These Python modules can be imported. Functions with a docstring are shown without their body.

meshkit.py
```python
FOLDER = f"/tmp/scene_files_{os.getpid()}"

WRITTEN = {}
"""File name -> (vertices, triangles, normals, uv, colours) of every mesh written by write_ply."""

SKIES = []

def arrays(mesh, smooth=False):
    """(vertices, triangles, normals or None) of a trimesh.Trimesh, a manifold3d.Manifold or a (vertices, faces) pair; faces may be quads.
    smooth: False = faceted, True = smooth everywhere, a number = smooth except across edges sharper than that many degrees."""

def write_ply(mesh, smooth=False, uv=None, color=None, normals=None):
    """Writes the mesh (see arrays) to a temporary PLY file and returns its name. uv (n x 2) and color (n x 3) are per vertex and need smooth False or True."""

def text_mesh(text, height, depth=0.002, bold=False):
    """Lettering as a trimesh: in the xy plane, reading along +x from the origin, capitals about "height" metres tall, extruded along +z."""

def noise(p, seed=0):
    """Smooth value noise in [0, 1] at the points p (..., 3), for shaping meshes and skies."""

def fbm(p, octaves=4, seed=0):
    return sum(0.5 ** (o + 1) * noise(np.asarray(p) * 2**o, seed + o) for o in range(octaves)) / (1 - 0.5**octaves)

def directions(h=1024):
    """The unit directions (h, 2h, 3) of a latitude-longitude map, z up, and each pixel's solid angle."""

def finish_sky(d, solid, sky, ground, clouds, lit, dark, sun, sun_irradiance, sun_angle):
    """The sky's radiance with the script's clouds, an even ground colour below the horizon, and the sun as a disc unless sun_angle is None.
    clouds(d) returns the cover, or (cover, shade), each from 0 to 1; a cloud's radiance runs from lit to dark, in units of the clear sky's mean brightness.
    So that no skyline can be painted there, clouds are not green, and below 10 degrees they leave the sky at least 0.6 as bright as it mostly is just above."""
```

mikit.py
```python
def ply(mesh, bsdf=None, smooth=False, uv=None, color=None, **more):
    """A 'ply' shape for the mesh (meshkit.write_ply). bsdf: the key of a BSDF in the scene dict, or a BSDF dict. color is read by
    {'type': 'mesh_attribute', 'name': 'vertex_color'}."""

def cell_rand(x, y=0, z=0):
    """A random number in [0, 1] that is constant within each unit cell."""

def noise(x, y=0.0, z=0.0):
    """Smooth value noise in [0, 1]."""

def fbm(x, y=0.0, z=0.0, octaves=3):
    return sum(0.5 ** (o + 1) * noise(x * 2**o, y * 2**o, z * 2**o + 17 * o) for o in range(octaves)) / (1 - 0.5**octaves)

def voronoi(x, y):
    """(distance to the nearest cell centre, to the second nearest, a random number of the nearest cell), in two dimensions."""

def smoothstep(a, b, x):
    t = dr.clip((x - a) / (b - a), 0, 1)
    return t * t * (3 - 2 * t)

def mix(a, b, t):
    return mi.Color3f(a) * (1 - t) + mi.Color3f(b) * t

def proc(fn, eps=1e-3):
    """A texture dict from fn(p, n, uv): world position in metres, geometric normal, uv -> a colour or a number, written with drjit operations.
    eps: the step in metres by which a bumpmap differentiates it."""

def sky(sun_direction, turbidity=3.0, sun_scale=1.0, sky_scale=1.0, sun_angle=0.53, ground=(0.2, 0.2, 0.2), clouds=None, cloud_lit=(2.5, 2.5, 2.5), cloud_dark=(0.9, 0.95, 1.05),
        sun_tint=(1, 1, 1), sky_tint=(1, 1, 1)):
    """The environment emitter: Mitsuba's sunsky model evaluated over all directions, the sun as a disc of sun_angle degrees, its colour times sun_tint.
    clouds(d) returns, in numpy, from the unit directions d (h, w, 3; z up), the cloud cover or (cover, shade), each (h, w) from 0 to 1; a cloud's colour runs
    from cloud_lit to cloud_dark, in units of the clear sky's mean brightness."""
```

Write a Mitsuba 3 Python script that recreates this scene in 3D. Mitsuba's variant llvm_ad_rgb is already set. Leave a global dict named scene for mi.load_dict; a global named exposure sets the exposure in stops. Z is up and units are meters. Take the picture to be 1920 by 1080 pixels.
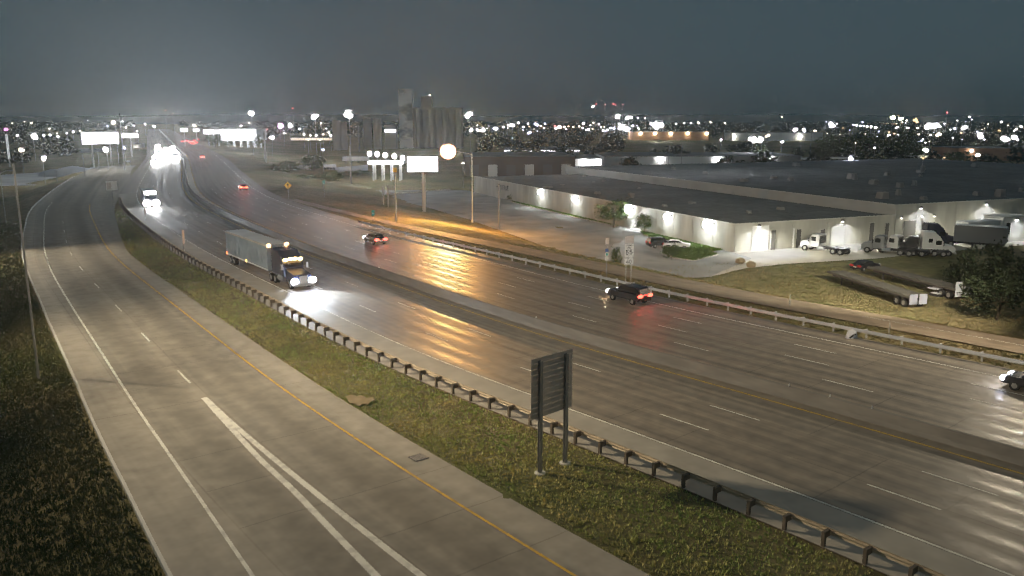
import math, random
import numpy as np, trimesh, mitsuba as mi, drjit as dr
import mikit, meshkit
from mikit import noise, fbm, smoothstep, mix, proc, cell_rand
from scipy.interpolate import CubicSpline
from scipy.spatial import cKDTree
T = mi.ScalarTransform4f
scene, labels = {}, {}
rng = np.random.default_rng(7)
random.seed(7)

# ------------------------------------------------------------------ camera, sky, exposure
CAM_H, FPX, HOR = 18.0, 1568.0, 222.0            # camera height (m), focal length and horizon row of the 1920 px frame
PITCH = math.atan((540 - HOR) / FPX)
scene['camera'] = dict(type='perspective', fov=2 * math.degrees(math.atan(960 / FPX)), fov_axis='x', near_clip=0.5, far_clip=20000.0,
                       to_world=T().look_at(origin=[0, 0, CAM_H], target=[0, math.cos(PITCH), CAM_H - math.sin(PITCH)], up=[0, 0, 1]))
exposure = 0.0
HAZE = 0.00045
def night(d):
    el = np.degrees(np.arcsin(np.clip(d[..., 2], -1, 1)))
    glow = np.exp(-np.clip(el, 0, 90) / 5.0)
    n = meshkit.fbm(d * [7, 7, 16], 5, 3)
    return np.ones(d.shape[:2]), np.clip(0.86 - 0.5 * glow + 0.45 * (n - 0.5), 0, 1)
scene['night_sky'] = {**mikit.sky([0.3, 0.5, 0.25], turbidity=3, sun_scale=0.0, sky_scale=1.16, ground=(0.05, 0.05, 0.05), clouds=night,
                                  cloud_lit=(0.60, 1.0, 1.22), cloud_dark=(0.58, 0.90, 1.08)), 'sampling_weight': 8.0}

# ------------------------------------------------------------------ helpers
def numbered(name, base=None):
    k, i = name, 0
    while k in scene or k in labels or k in TAKEN:
        i += 1
        k = f'{name}_{i:03d}'
    TAKEN.add(k)
    return k
TAKEN = set()
COUNT = {}
def child_key(parent, name):
    i = COUNT.get((parent, name), 0)
    COUNT[(parent, name)] = i + 1
    return f'{parent}__{name}' + (f'_{i:03d}' if i else '')
def tag(key, label=None, cat=None, group=None, kind=None):
    d = {}
    if label: d['label'] = label
    if cat: d['category'] = cat
    if group: d['group'] = group
    if kind: d['kind'] = kind
    labels[key] = d
def ray(px, py):
    u, v = (px - 960) / FPX, (540 - py) / FPX
    c, s = math.cos(PITCH), math.sin(PITCH)
    return np.array([u, c + v * s, -s + v * c])
def at(px, py, z=0.0):                           # the point of the level z that stands at this place of the photograph
    d = ray(px, py)
    return np.array([0, 0, CAM_H]) + d * (z - CAM_H) / d[2]
def at_depth(px, py, depth):
    d = ray(px, py)
    return np.array([0, 0, CAM_H]) + d * depth / d[1]

class MB:
    """Collects simple shapes into one mesh, in a local frame M."""
    def __init__(self, M=None):
        self.v, self.f, self.n, self.M = [], [], 0, M
    def add(self, v, f):
        v = np.asarray(v, float)
        self.v.append(v); self.f.append(np.asarray(f, int) + self.n); self.n += len(v)
        return self
    def mesh(self, m):
        return self.add(m.vertices, m.faces)
    def box(self, x0, x1, y0, y1, z0, z1, taper=0.0, tx=None):
        tx = taper if tx is None else tx
        v = [[x0, y0, z0], [x1, y0, z0], [x1, y1, z0], [x0, y1, z0], [x0 + tx, y0 + taper, z1], [x1 - tx, y0 + taper, z1], [x1 - tx, y1 - taper, z1], [x0 + tx, y1 - taper, z1]]
        f = [[0, 2, 1], [0, 3, 2], [4, 5, 6], [4, 6, 7], [0, 1, 5], [0, 5, 4], [1, 2, 6], [1, 6, 5], [2, 3, 7], [2, 7, 6], [3, 0, 4], [3, 4, 7]]
        return self.add(v, f)
    def tube(self, p0, p1, r0, r1=None, n=8):
        p0, p1 = np.asarray(p0, float), np.asarray(p1, float)
        r1 = r0 if r1 is None else r1
        z = (p1 - p0) / np.linalg.norm(p1 - p0)
        x = np.cross(z, [0, 0, 1] if abs(z[2]) < 0.9 else [1, 0, 0]); x /= np.linalg.norm(x)
        y = np.cross(z, x)
        a = np.arange(n) * 2 * np.pi / n
        ring = np.cos(a)[:, None] * x + np.sin(a)[:, None] * y
        v = np.vstack([p0 + ring * r0, p1 + ring * r1, [p0], [p1]])
        f = []
        for i in range(n):
            j = (i + 1) % n
            f += [[i, j, n + j], [i, n + j, n + i], [2 * n, j, i], [2 * n + 1, n + i, n + j]]
        return self.add(v, f)
    def sphere(self, c, r, sub=2, scale=(1, 1, 1)):
        m = ICO[sub]
        return self.add(m.vertices * r * np.asarray(scale) + np.asarray(c), m.faces)
    def prism(self, prof, y0, y1, inset=0.0, mid=None):
        """side profile [(x, z)...] (counter-clockwise) drawn from y0 to y1"""
        prof = np.asarray(prof, float)
        n = len(prof)
        c = prof.mean(0)
        ins = c + (prof - c) * (1 - inset)
        rows = [(ins, y0), (prof, y0 + (y1 - y0) * .07), (prof, y1 - (y1 - y0) * .07), (ins, y1)] if inset else [(prof, y0), (prof, y1)]
        v = np.vstack([np.column_stack([p[:, 0], np.full(n, y), p[:, 1]]) for p, y in rows])
        f = []
        for r in range(len(rows) - 1):
            for i in range(n):
                j = (i + 1) % n
                a, b, d, e = r * n + i, r * n + j, (r + 1) * n + j, (r + 1) * n + i
                f += [[a, b, d], [a, d, e]]
        import shapely.geometry as sg
        from trimesh.creation import triangulate_polygon
        tv, tf = triangulate_polygon(sg.Polygon(prof), engine='earcut')
        _, idx = cKDTree(prof).query(tv)
        tf = idx[tf]
        f += [list(t[::-1]) for t in tf] + [list(t + (len(rows) - 1) * n) for t in tf]
        m = trimesh.Trimesh(v, f, process=False)
        trimesh.repair.fix_normals(m)
        return self.add(m.vertices, m.faces)
    def get(self):
        v, f = np.vstack(self.v), np.vstack(self.f)
        if self.M is not None:
            v = v @ self.M[:3, :3].T + self.M[:3, 3]
        return trimesh.Trimesh(v, f, process=False)
    def build(self, key, bsdf, smooth=False, **more):
        scene[key] = mikit.ply(self.get(), bsdf, smooth=smooth, **more)
        return key
ICO = {k: trimesh.creation.icosphere(subdivisions=k) for k in (0, 1, 2)}
def frame(x, y, z, heading):                     # local x forward
    c, s = math.cos(heading), math.sin(heading)
    return np.array([[c, -s, 0, x], [s, c, 0, y], [0, 0, 1, z], [0, 0, 0, 1.0]])
def emit(rgb, w=0.02):
    return dict(emitter=dict(type='area', radiance=dict(type='rgb', value=[float(x) for x in rgb]), sampling_weight=float(w)))
def spot(name, p, to, rgb, cutoff, beam, w=2.0):
    scene[name] = dict(type='spot', to_world=T().look_at(origin=[float(x) for x in p], target=[float(x) for x in to], up=[0.01, 0.02, 1]),
                       intensity=dict(type='rgb', value=[float(x) for x in rgb]), cutoff_angle=float(cutoff), beam_width=float(beam), sampling_weight=float(w))

def bulb(name, p, rgb, w=1.0):                   # the light of a lamp that shines to all sides
    scene[numbered(name)] = dict(type='point', position=[float(x) for x in p], intensity=dict(type='rgb', value=[float(x) for x in rgb]), sampling_weight=float(w))

# ------------------------------------------------------------------ materials
def mat(key, color, rough=0.7, spec=0.3, metallic=0.0, bump=None, **more):
    col = proc(color) if callable(color) else dict(type='rgb', value=list(color))
    r = proc(rough) if callable(rough) else rough
    b = dict(type='principled', base_color=col, roughness=r, specular=spec, metallic=metallic, **more)
    if bump: b = dict(type='bumpmap', arbitrary=proc(bump[0], eps=bump[1]), scale=bump[2], bsdf=b)
    scene[key] = dict(type='twosided', bsdf=b)
def lane_tracks(uv):
    t = uv.y / 3.65
    t = t - dr.floor(t)
    a = dr.exp(-dr.square((t - 0.27) / 0.10)) + dr.exp(-dr.square((t - 0.73) / 0.10))
    wob = fbm(uv.x * 0.02, uv.y * 1.7, 3.0, 3)
    return dr.clip(a * (0.45 + 1.1 * wob), 0, 1)
def seams(uv, lane, o):
    # saw cuts and sealed cracks: thin dark lines, some across one lane only
    y = (uv.y - o) / lane
    t = dr.abs(y - dr.floor(y + 0.5)) * lane
    along = smoothstep(0.07, 0.02, t) * (0.4 + 0.6 * noise(uv.x * 0.3, y))
    wx = uv.x + 0.10 * fbm(uv.y * 0.9, uv.x * 0.05, 3.0, 3)
    c = wx / 4.6; k = dr.floor(c + 0.5)
    have = dr.select(cell_rand(k, dr.floor(y), 4) < 0.5, 1.0, 0.15)
    across = smoothstep(0.07, 0.02, dr.abs(c - k) * 4.6) * have
    return dr.maximum(along, across)
def freeway_color(p, n, uv):
    tr = lane_tracks(uv)
    g = fbm(p.x * 1.6, p.y * 1.6, 0, 4)
    st = fbm(uv.x * 0.025, uv.y * 2.4, 9.0, 4)
    patch = fbm(uv.x * 0.012, uv.y * 0.25, 5.0, 3)
    c = mix((0.17, 0.145, 0.115), (0.29, 0.25, 0.195), dr.clip(st * 1.1 + 0.35 * (patch - 0.5), 0, 1))
    return c * (0.80 + 0.40 * g) * (1.0 - 0.16 * tr) * (1.0 - 0.20 * seams(uv, 3.65, 0.15))
def freeway_rough(p, n, uv):
    tr = lane_tracks(uv)
    st = fbm(uv.x * 0.03, uv.y * 3.5, 2.0, 3)
    return dr.clip(0.60 - 0.19 * tr - 0.12 * st, 0.30, 0.8)
mat('freeway_asphalt', freeway_color, freeway_rough, 0.42)
def ramp_color(p, n, uv):
    g = fbm(p.x * 1.3, p.y * 1.3, 0, 4)
    st = fbm(uv.x * 0.03, uv.y * 1.2, 9.0, 4)
    t = (uv.y + 9.0) / 4.5
    t = t - dr.floor(t)
    oil = dr.exp(-dr.square((t - 0.5) / 0.22)) * dr.select((uv.y > -8.8) & (uv.y < 0.0), 1.0, 0.0)
    sh = smoothstep(0.0, 0.6, uv.y) + smoothstep(-8.6, -9.4, uv.y)
    c = mix((0.20, 0.185, 0.155), (0.33, 0.30, 0.25), dr.clip(st + 0.5 * sh - 0.1, 0, 1))
    return c * (0.78 + 0.44 * g) * (1.0 - 0.25 * oil * (0.5 + st)) * (1.0 - 0.20 * seams(uv, 4.5, -4.6))
mat('ramp_concrete', ramp_color, 0.75, 0.3)
def shoulder_color(p, n, uv):
    g = fbm(p.x * 0.9, p.y * 0.9, 0, 4)
    return mix((0.30, 0.275, 0.23), (0.42, 0.39, 0.33), g)
mat('shoulder_concrete', shoulder_color, 0.7, 0.3)
def lot_color(p, n, uv):
    g = fbm(p.x * 0.25, p.y * 0.25, 0, 5)
    return mix((0.17, 0.175, 0.17), (0.33, 0.33, 0.315), g)
mat('lot_asphalt', lot_color, 0.8, 0.25)
mat('yard_concrete', lambda p, n, uv: mix((0.34, 0.32, 0.27), (0.5, 0.47, 0.40), fbm(p.x * .3, p.y * .3, 0, 4)), 0.8, 0.25)
mat('gravel_pale', lambda p, n, uv: mix((0.35, 0.36, 0.38), (0.6, 0.6, 0.6), fbm(p.x * .15, p.y * .15, 0, 5)), 0.9, 0.1)
def grass_color(p, n, uv):
    g = fbm(p.x * 0.35, p.y * 0.35, 1, 4)
    h = fbm(p.x * 3.0, p.y * 3.0, 5, 3)
    c = mix((0.13, 0.16, 0.05), (0.26, 0.23, 0.11), dr.clip(g * 1.5 - 0.3, 0, 1))
    return c * (0.6 + 0.8 * h)
mat('grass_ground', grass_color, 0.95, 0.05)
def blade_color(p, n, uv):
    g = fbm(p.x * 0.45, p.y * 0.45, 1, 3)
    r = cell_rand(p.x * 6, p.y * 6, 2)
    return mix((0.32, 0.42, 0.13), (0.70, 0.58, 0.28), dr.clip(g * 1.2 - 0.45 + 0.5 * r, 0, 1))
mat('grass_blade', blade_color, 0.9, 0.1)
def field_color(p, n, uv):
    g = fbm(p.x * 0.08, p.y * 0.08, 1, 5)
    h = fbm(p.x * 1.2, p.y * 1.2, 5, 3)
    return mix((0.10, 0.105, 0.045), (0.21, 0.16, 0.09), dr.clip(g * 1.6 - 0.35, 0, 1)) * (0.6 + 0.8 * h)
mat('field', field_color, 0.95, 0.05)
mat('unlit_grass_blade', lambda p, n, uv: mix((0.07, 0.10, 0.03), (0.19, 0.17, 0.08), dr.clip(fbm(p.x * .3, p.y * .3, 1, 3) * 1.3 - .45 + .5 * cell_rand(p.x * 6, p.y * 6, 2), 0, 1)), 0.9, 0.1)  # darker grass blade copy; the slope's missing lamplight is put into the colour
mat('frontage_asphalt', lambda p, n, uv: mix((0.17, 0.135, 0.095), (0.27, 0.22, 0.16), fbm(p.x * 0.7, p.y * 0.7, 0, 4)) * (0.85 + 0.3 * fbm(uv.x * .05, uv.y * 1.5, 2, 3)), 0.75, 0.3)
mat('median_shoulder', lambda p, n, uv: mix((0.40, 0.37, 0.31), (0.56, 0.53, 0.46), fbm(p.x * 0.9, p.y * 0.9, 0, 4)), 0.75, 0.3)
mat('dry_blade', lambda p, n, uv: mix((0.12, 0.14, 0.05), (0.30, 0.21, 0.11), dr.clip(fbm(p.x * .3, p.y * .3, 1, 3) * 1.3 - .45 + .5 * cell_rand(p.x * 6, p.y * 6, 2), 0, 1)), 0.9, 0.1)
mat('lawn_turf', lambda p, n, uv: mix((0.06, 0.10, 0.025), (0.13, 0.18, 0.05), fbm(p.x * .8, p.y * .8, 0, 4)), 0.95, 0.05)
def worn(base, lo):
    return lambda p, n, uv: mix(lo, base, smoothstep(0.25, 0.6, fbm(p.x * 2.2, p.y * 2.2, 3, 4)))
mat('white_paint', worn((0.70, 0.68, 0.61), (0.52, 0.50, 0.45)), 0.6, 0.4)
mat('yellow_paint', worn((0.62, 0.37, 0.06), (0.46, 0.29, 0.08)), 0.6, 0.4)
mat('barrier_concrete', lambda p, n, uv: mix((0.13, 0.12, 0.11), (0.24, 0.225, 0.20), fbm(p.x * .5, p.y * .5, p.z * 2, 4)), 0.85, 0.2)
mat('kerb_concrete', lambda p, n, uv: mix((0.5, 0.48, 0.44), (0.7, 0.68, 0.62), fbm(p.x, p.y, p.z, 3)), 0.8, 0.2)
mat('galvanized', lambda p, n, uv: mix((0.55, 0.57, 0.59), (0.75, 0.77, 0.79), fbm(p.x * 1.5, p.y * 1.5, p.z * 2, 3)), 0.5, 0.5, 0.15)
mat('rail_weathered', lambda p, n, uv: mix((0.40, 0.33, 0.24), (0.62, 0.53, 0.40), fbm(p.x * 1.2, p.y * 1.2, p.z * 3, 3)), 0.5, 0.4, 0.3)
mat('post_wood', lambda p, n, uv: mix((0.09, 0.075, 0.06), (0.19, 0.16, 0.13), fbm(p.x * 8, p.y * 8, p.z * 3, 3)), 0.9, 0.1)
mat('steel_dull', lambda p, n, uv: mix((0.20, 0.20, 0.20), (0.34, 0.34, 0.33), fbm(p.x * 3, p.y * 3, p.z * 2, 3)), 0.5, 0.4, 0.3)
mat('pole_steel', lambda p, n, uv: mix((0.42, 0.39, 0.34), (0.58, 0.55, 0.48), fbm(p.x * 3, p.y * 3, p.z * .6, 3)), 0.55, 0.4, 0.15)
mat('sign_back', lambda p, n, uv: mix((0.46, 0.41, 0.37), (0.66, 0.60, 0.54), fbm(p.x * 2, p.y * 2, p.z * 6, 4)), 0.5, 0.4, 0.3)
mat('sign_white', (0.78, 0.78, 0.74), 0.5, 0.4)
mat('sign_yellow', (0.85, 0.50, 0.03), 0.5, 0.4)
mat('sign_green', (0.03, 0.30, 0.26), 0.5, 0.4)
mat('sign_blue', (0.05, 0.12, 0.35), 0.5, 0.4)
mat('print_black', (0.03, 0.03, 0.03), 0.6, 0.3)
mat('black_rubber', (0.025, 0.025, 0.025), 0.8, 0.2)
mat('dark_metal', (0.05, 0.05, 0.055), 0.4, 0.5, 0.2)
mat('wall_panel', lambda p, n, uv: mix((0.36, 0.355, 0.315), (0.56, 0.555, 0.495), dr.clip(fbm(p.x * .55, p.y * .55, p.z * .12, 4) * 1.5 - .2, 0, 1)) * (0.9 + 0.1 * noise(p.x * .02 + p.y * .15, p.z * .3)), 0.85, 0.2)
mat('wall_panel_grey', lambda p, n, uv: mix((0.38, 0.39, 0.36), (0.50, 0.50, 0.46), fbm(p.x * .35, p.y * .35, p.z * .6, 4)), 0.85, 0.2)
mat('wall_trim', (0.5, 0.5, 0.46), 0.7, 0.2)
mat('roof_dark', lambda p, n, uv: mix((0.07, 0.08, 0.08), (0.18, 0.19, 0.185), fbm(p.x * .12, p.y * .12, p.z, 5)) * (0.75 + 0.5 * fbm(p.x * 1.2, p.y * 1.2, 4, 3)), 0.9, 0.15)
mat('door_dark', (0.10, 0.10, 0.10), 0.6, 0.3)
mat('door_white', (0.78, 0.78, 0.76), 0.6, 0.3)
mat('brick_orange', lambda p, n, uv: mix((0.30, 0.15, 0.08), (0.42, 0.23, 0.12), fbm(p.x * .3, p.y * .3, p.z * .8, 4)), 0.9, 0.1)
mat('brown_metal', lambda p, n, uv: mix((0.07, 0.055, 0.045), (0.12, 0.095, 0.08), fbm(p.x * .1, p.y * .1, p.z * .3, 4)), 0.9, 0.1)
mat('building_grey', lambda p, n, uv: mix((0.20, 0.20, 0.19), (0.32, 0.31, 0.29), fbm(p.x * .1, p.y * .1, p.z * .2, 4)), 0.9, 0.1)
mat('silo_concrete', lambda p, n, uv: mix((0.26, 0.23, 0.20), (0.40, 0.36, 0.31), fbm(p.x * .25, p.y * .25, p.z * .06, 4)), 0.9, 0.1)
mat('tower_pale', lambda p, n, uv: mix((0.30, 0.31, 0.30), (0.95, 0.93, 0.88), smoothstep(0.30, 0.55, fbm(p.x * .12, p.y * .12, p.z * .16, 4))), 0.9, 0.1)
mat('fence_pale', (0.62, 0.63, 0.62), 0.8, 0.2)
mat('bark', (0.06, 0.045, 0.03), 0.9, 0.1)
mat('leaf', lambda p, n, uv: mix((0.028, 0.05, 0.014), (0.075, 0.105, 0.03), fbm(p.x * 1.1, p.y * 1.1, p.z * 1.1, 3)), 0.8, 0.2)
mat('dark_leaf', lambda p, n, uv: mix((0.014, 0.022, 0.012), (0.034, 0.042, 0.02), fbm(p.x * .1, p.y * .1, p.z * .1, 3)), 0.9, 0.1)
mat('hill_dark', (0.03, 0.04, 0.035), 0.95, 0.05)
mat('glass_dark', (0.015, 0.018, 0.02), 0.08, 0.6)
mat('paint_white', (0.75, 0.75, 0.74), 0.3, 0.5, clearcoat=0.6)
mat('paint_grey', (0.20, 0.21, 0.22), 0.35, 0.5, clearcoat=0.5)
mat('paint_black', (0.018, 0.018, 0.022), 0.3, 0.5, clearcoat=0.7)
mat('paint_olive', (0.09, 0.085, 0.05), 0.35, 0.5, clearcoat=0.6)
mat('paint_red', (0.30, 0.02, 0.02), 0.35, 0.5, clearcoat=0.6)
mat('paint_navy', (0.02, 0.025, 0.05), 0.35, 0.5, clearcoat=0.6)
mat('trailer_side', lambda p, n, uv: mix((0.20, 0.27, 0.35), (0.33, 0.41, 0.49), fbm(p.x * .7, p.y * .7, p.z * .9, 4)), 0.45, 0.4)
mat('trailer_roof', lambda p, n, uv: mix((0.45, 0.47, 0.48), (0.62, 0.64, 0.65), fbm(p.x * .5, p.y * .5, p.z, 4)), 0.5, 0.4)
mat('chrome', (0.75, 0.75, 0.76), 0.2, 0.5, 0.9)
mat('lens_clear', (0.8, 0.8, 0.8), 0.3, 0.5)
mat('lens_red', (0.5, 0.02, 0.02), 0.3, 0.5)
mat('lens_amber', (0.7, 0.3, 0.02), 0.3, 0.5)
mat('flatbed_deck', (0.09, 0.085, 0.075), 0.9, 0.1)
mat('debris_white', (0.72, 0.73, 0.78), 0.6, 0.3)
mat('dirt', lambda p, n, uv: mix((0.20, 0.155, 0.09), (0.34, 0.27, 0.17), fbm(p.x * 2, p.y * 2, 1, 4)), 0.95, 0.05)
# ------------------------------------------------------------------ road frames: points along a guide line, offsets across it
class Guide:
    def __init__(self, pts, far, near, s0=0.0):
        pts = np.asarray(pts, float)
        u = np.r_[0, np.cumsum(np.linalg.norm(np.diff(pts, axis=0), axis=1))]
        c = CubicSpline(u, pts)
        uu = np.linspace(0, u[-1], 700)
        p = c(uu)
        d0, d1 = p[0] - p[1], p[-1] - p[-2]
        d0 /= np.linalg.norm(d0); d1 /= np.linalg.norm(d1)
        a = np.linspace(far, 0, 160)[:-1, None] * d0 + p[0]
        b = np.linspace(0, near, 60)[1:, None] * d1 + p[-1]
        self.p = np.vstack([a, p, b])
        self.s = np.r_[-np.linspace(far, 0, 160)[:-1], uu, u[-1] + np.linspace(0, near, 60)[1:]] + s0
        t = np.gradient(self.p, self.s, axis=0)
        k = np.ones(15) / 15
        t = np.column_stack([np.convolve(np.pad(t[:, i], 7, mode='edge'), k, 'valid') for i in (0, 1)])
        self.t = t / np.linalg.norm(t, axis=1, keepdims=True)
        self.nrm = np.column_stack([-self.t[:, 1], self.t[:, 0]])
        self.tree = cKDTree(self.p)
    def pos(self, s, off, z=0.0):
        s = np.asarray(s, float)
        p = np.column_stack([np.interp(s, self.s, self.p[:, i]) for i in (0, 1)])
        n = np.column_stack([np.interp(s, self.s, self.nrm[:, i]) for i in (0, 1)])
        off = np.asarray(off, float).reshape(-1, 1)
        return np.column_stack([p + n * off, np.broadcast_to(z, len(s))])
    def one(self, s, off, z=0.0):
        return self.pos([s], [off], z)[0]
    def heading(self, s):
        return math.atan2(np.interp(s, self.s, self.t[:, 1]), np.interp(s, self.s, self.t[:, 0]))
    def inv(self, xy):
        d, i = self.tree.query(np.asarray(xy)[:, :2])
        dv = np.asarray(xy)[:, :2] - self.p[i]
        return self.s[i] + (dv * self.t[i]).sum(1), (dv * self.nrm[i]).sum(1)
# SB right edge line of the motorway (read off the photograph), s grows towards the camera
MAIN = Guide([(-185.21, 438.74), (-140.23, 327.5), (-105.66, 239.01), (-79.87, 179.36), (-58.08, 140.01), (-39.77, 110.18), (-22.91, 85.38), (-5.46, 60.98), (4.22, 49.52), (13.97, 38.13), (19.63, 31.15)], 1100, 90)
RAMP = Guide([(-150, 326), (-122.5, 253), (-101, 203), (-85, 168), (-72.6, 144.8), (-53.9, 111.6), (-37.0, 85.9), (-25.2, 68.4), (-14.9, 53.4), (-2.8, 37.3), (2.2, 31.0)], 5, 60)
def grid_s(a, b, step):
    return np.linspace(a, b, max(2, int(abs(b - a) / step) + 1))
def strip(guide, s, offs, z):
    """a sheet between several offsets; uv = (s, offset) in metres"""
    s = np.asarray(s); cols = []
    for o in offs:
        o = o(s) if callable(o) else np.full(len(s), o)
        zz = z(s, o) if callable(z) else np.full(len(s), z)
        cols.append((guide.pos(s, o, zz), np.column_stack([s, o])))
    m = len(cols)
    v = np.stack([c[0] for c in cols], 1).reshape(-1, 3); uv = np.stack([c[1] for c in cols], 1).reshape(-1, 2)
    i, j = np.meshgrid(np.arange(len(s) - 1), np.arange(m - 1), indexing='ij')
    q = np.stack([i * m + j, (i + 1) * m + j, (i + 1) * m + j + 1, i * m + j + 1], -1).reshape(-1, 4)
    f = np.vstack([q[:, [0, 1, 2]], q[:, [0, 2, 3]]])
    a, b, c = v[f[0]]
    if np.cross(b - a, c - a)[2] < 0: f = f[:, ::-1]
    return trimesh.Trimesh(v, f, process=False), uv
def sheet(key, guide, s, offs, z, bsdf, kind='structure'):
    m, uv = strip(guide, s, offs, z)
    scene[key] = mikit.ply(m, bsdf, uv=uv)
    if '__' not in key: tag(key, kind=kind)
    return key
def lerp_tab(xs, ys): return lambda s: np.interp(s, xs, ys)
TOE = lerp_tab([-1200, 0, 150, 270, 312, 348, 372, 400, 430, 560], [70, 70, 70, 66, 62, 58, 56, 55.5, 56, 56])
def right_z(s, o):                               # embankment right of the motorway
    toe = TOE(s)
    return np.where(o < 46, -1.3 * np.clip((o - 33.0) / 13.0, 0, 1), -1.3 - 2.7 * np.clip((o - 46.0) / (toe - 46.0), 0, 1))
s_main = np.r_[grid_s(-1095, 60, 30), grid_s(65, 330, 6), grid_s(333, 548, 2.5)]
sheet('motorway_southbound', MAIN, s_main, [-3.9, -1.8, 0, 1.8, 3.6, 5.5, 7.3, 9.2, 11.0, 12.1], 0.02, 'freeway_asphalt')
sheet('motorway_northbound', MAIN, s_main, [12.1, 14.4, 16.2, 17.8, 19.6, 21.3, 23, 24.7, 26.3, 27.9, 30.6], 0.02, 'freeway_asphalt')
sheet('motorway_northbound__shoulder', MAIN, s_main, [12.6, 14.25], 0.026, 'median_shoulder')
sheet('motorway_southbound__shoulder', MAIN, s_main[s_main > 250], [-3.85, -0.12], 0.026, 'shoulder_concrete')
# markings
def line_mark(road, name, guide, s0, s1, off, w, z, bsdf, step=4):
    o = off if callable(off) else (lambda s, off=off: np.full(len(s), off))
    sheet(child_key(road, name), guide, grid_s(s0, s1, step), [lambda s: o(s) - w / 2, lambda s: o(s) + w / 2], z, bsdf)
ZM = 0.031
line_mark('motorway_southbound', 'edge_line', MAIN, 20, 520, 0.0, 0.16, ZM, 'white_paint')
line_mark('motorway_southbound', 'yellow_edge_line', MAIN, 20, 520, 11.0, 0.15, ZM, 'yellow_paint')
line_mark('motorway_northbound', 'yellow_edge_line', MAIN, 20, 520, 14.35, 0.14, ZM, 'yellow_paint')
line_mark('motorway_northbound', 'edge_line', MAIN, 20, 520, 27.9, 0.16, ZM, 'white_paint')
for road, off, first in (('motorway_southbound', 3.6, 412.0), ('motorway_southbound', 7.3, 413.0), ('motorway_northbound', 17.8, 428.0), ('motorway_northbound', 21.3, 423.0), ('motorway_northbound', 24.7, 421.8)):
    for k in range(-14, 9):
        s0 = first + 13.2 * k
        line_mark(road, 'lane_dash', MAIN, s0, s0 + 3.6, off, 0.13, ZM, 'white_paint', 2)
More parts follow.
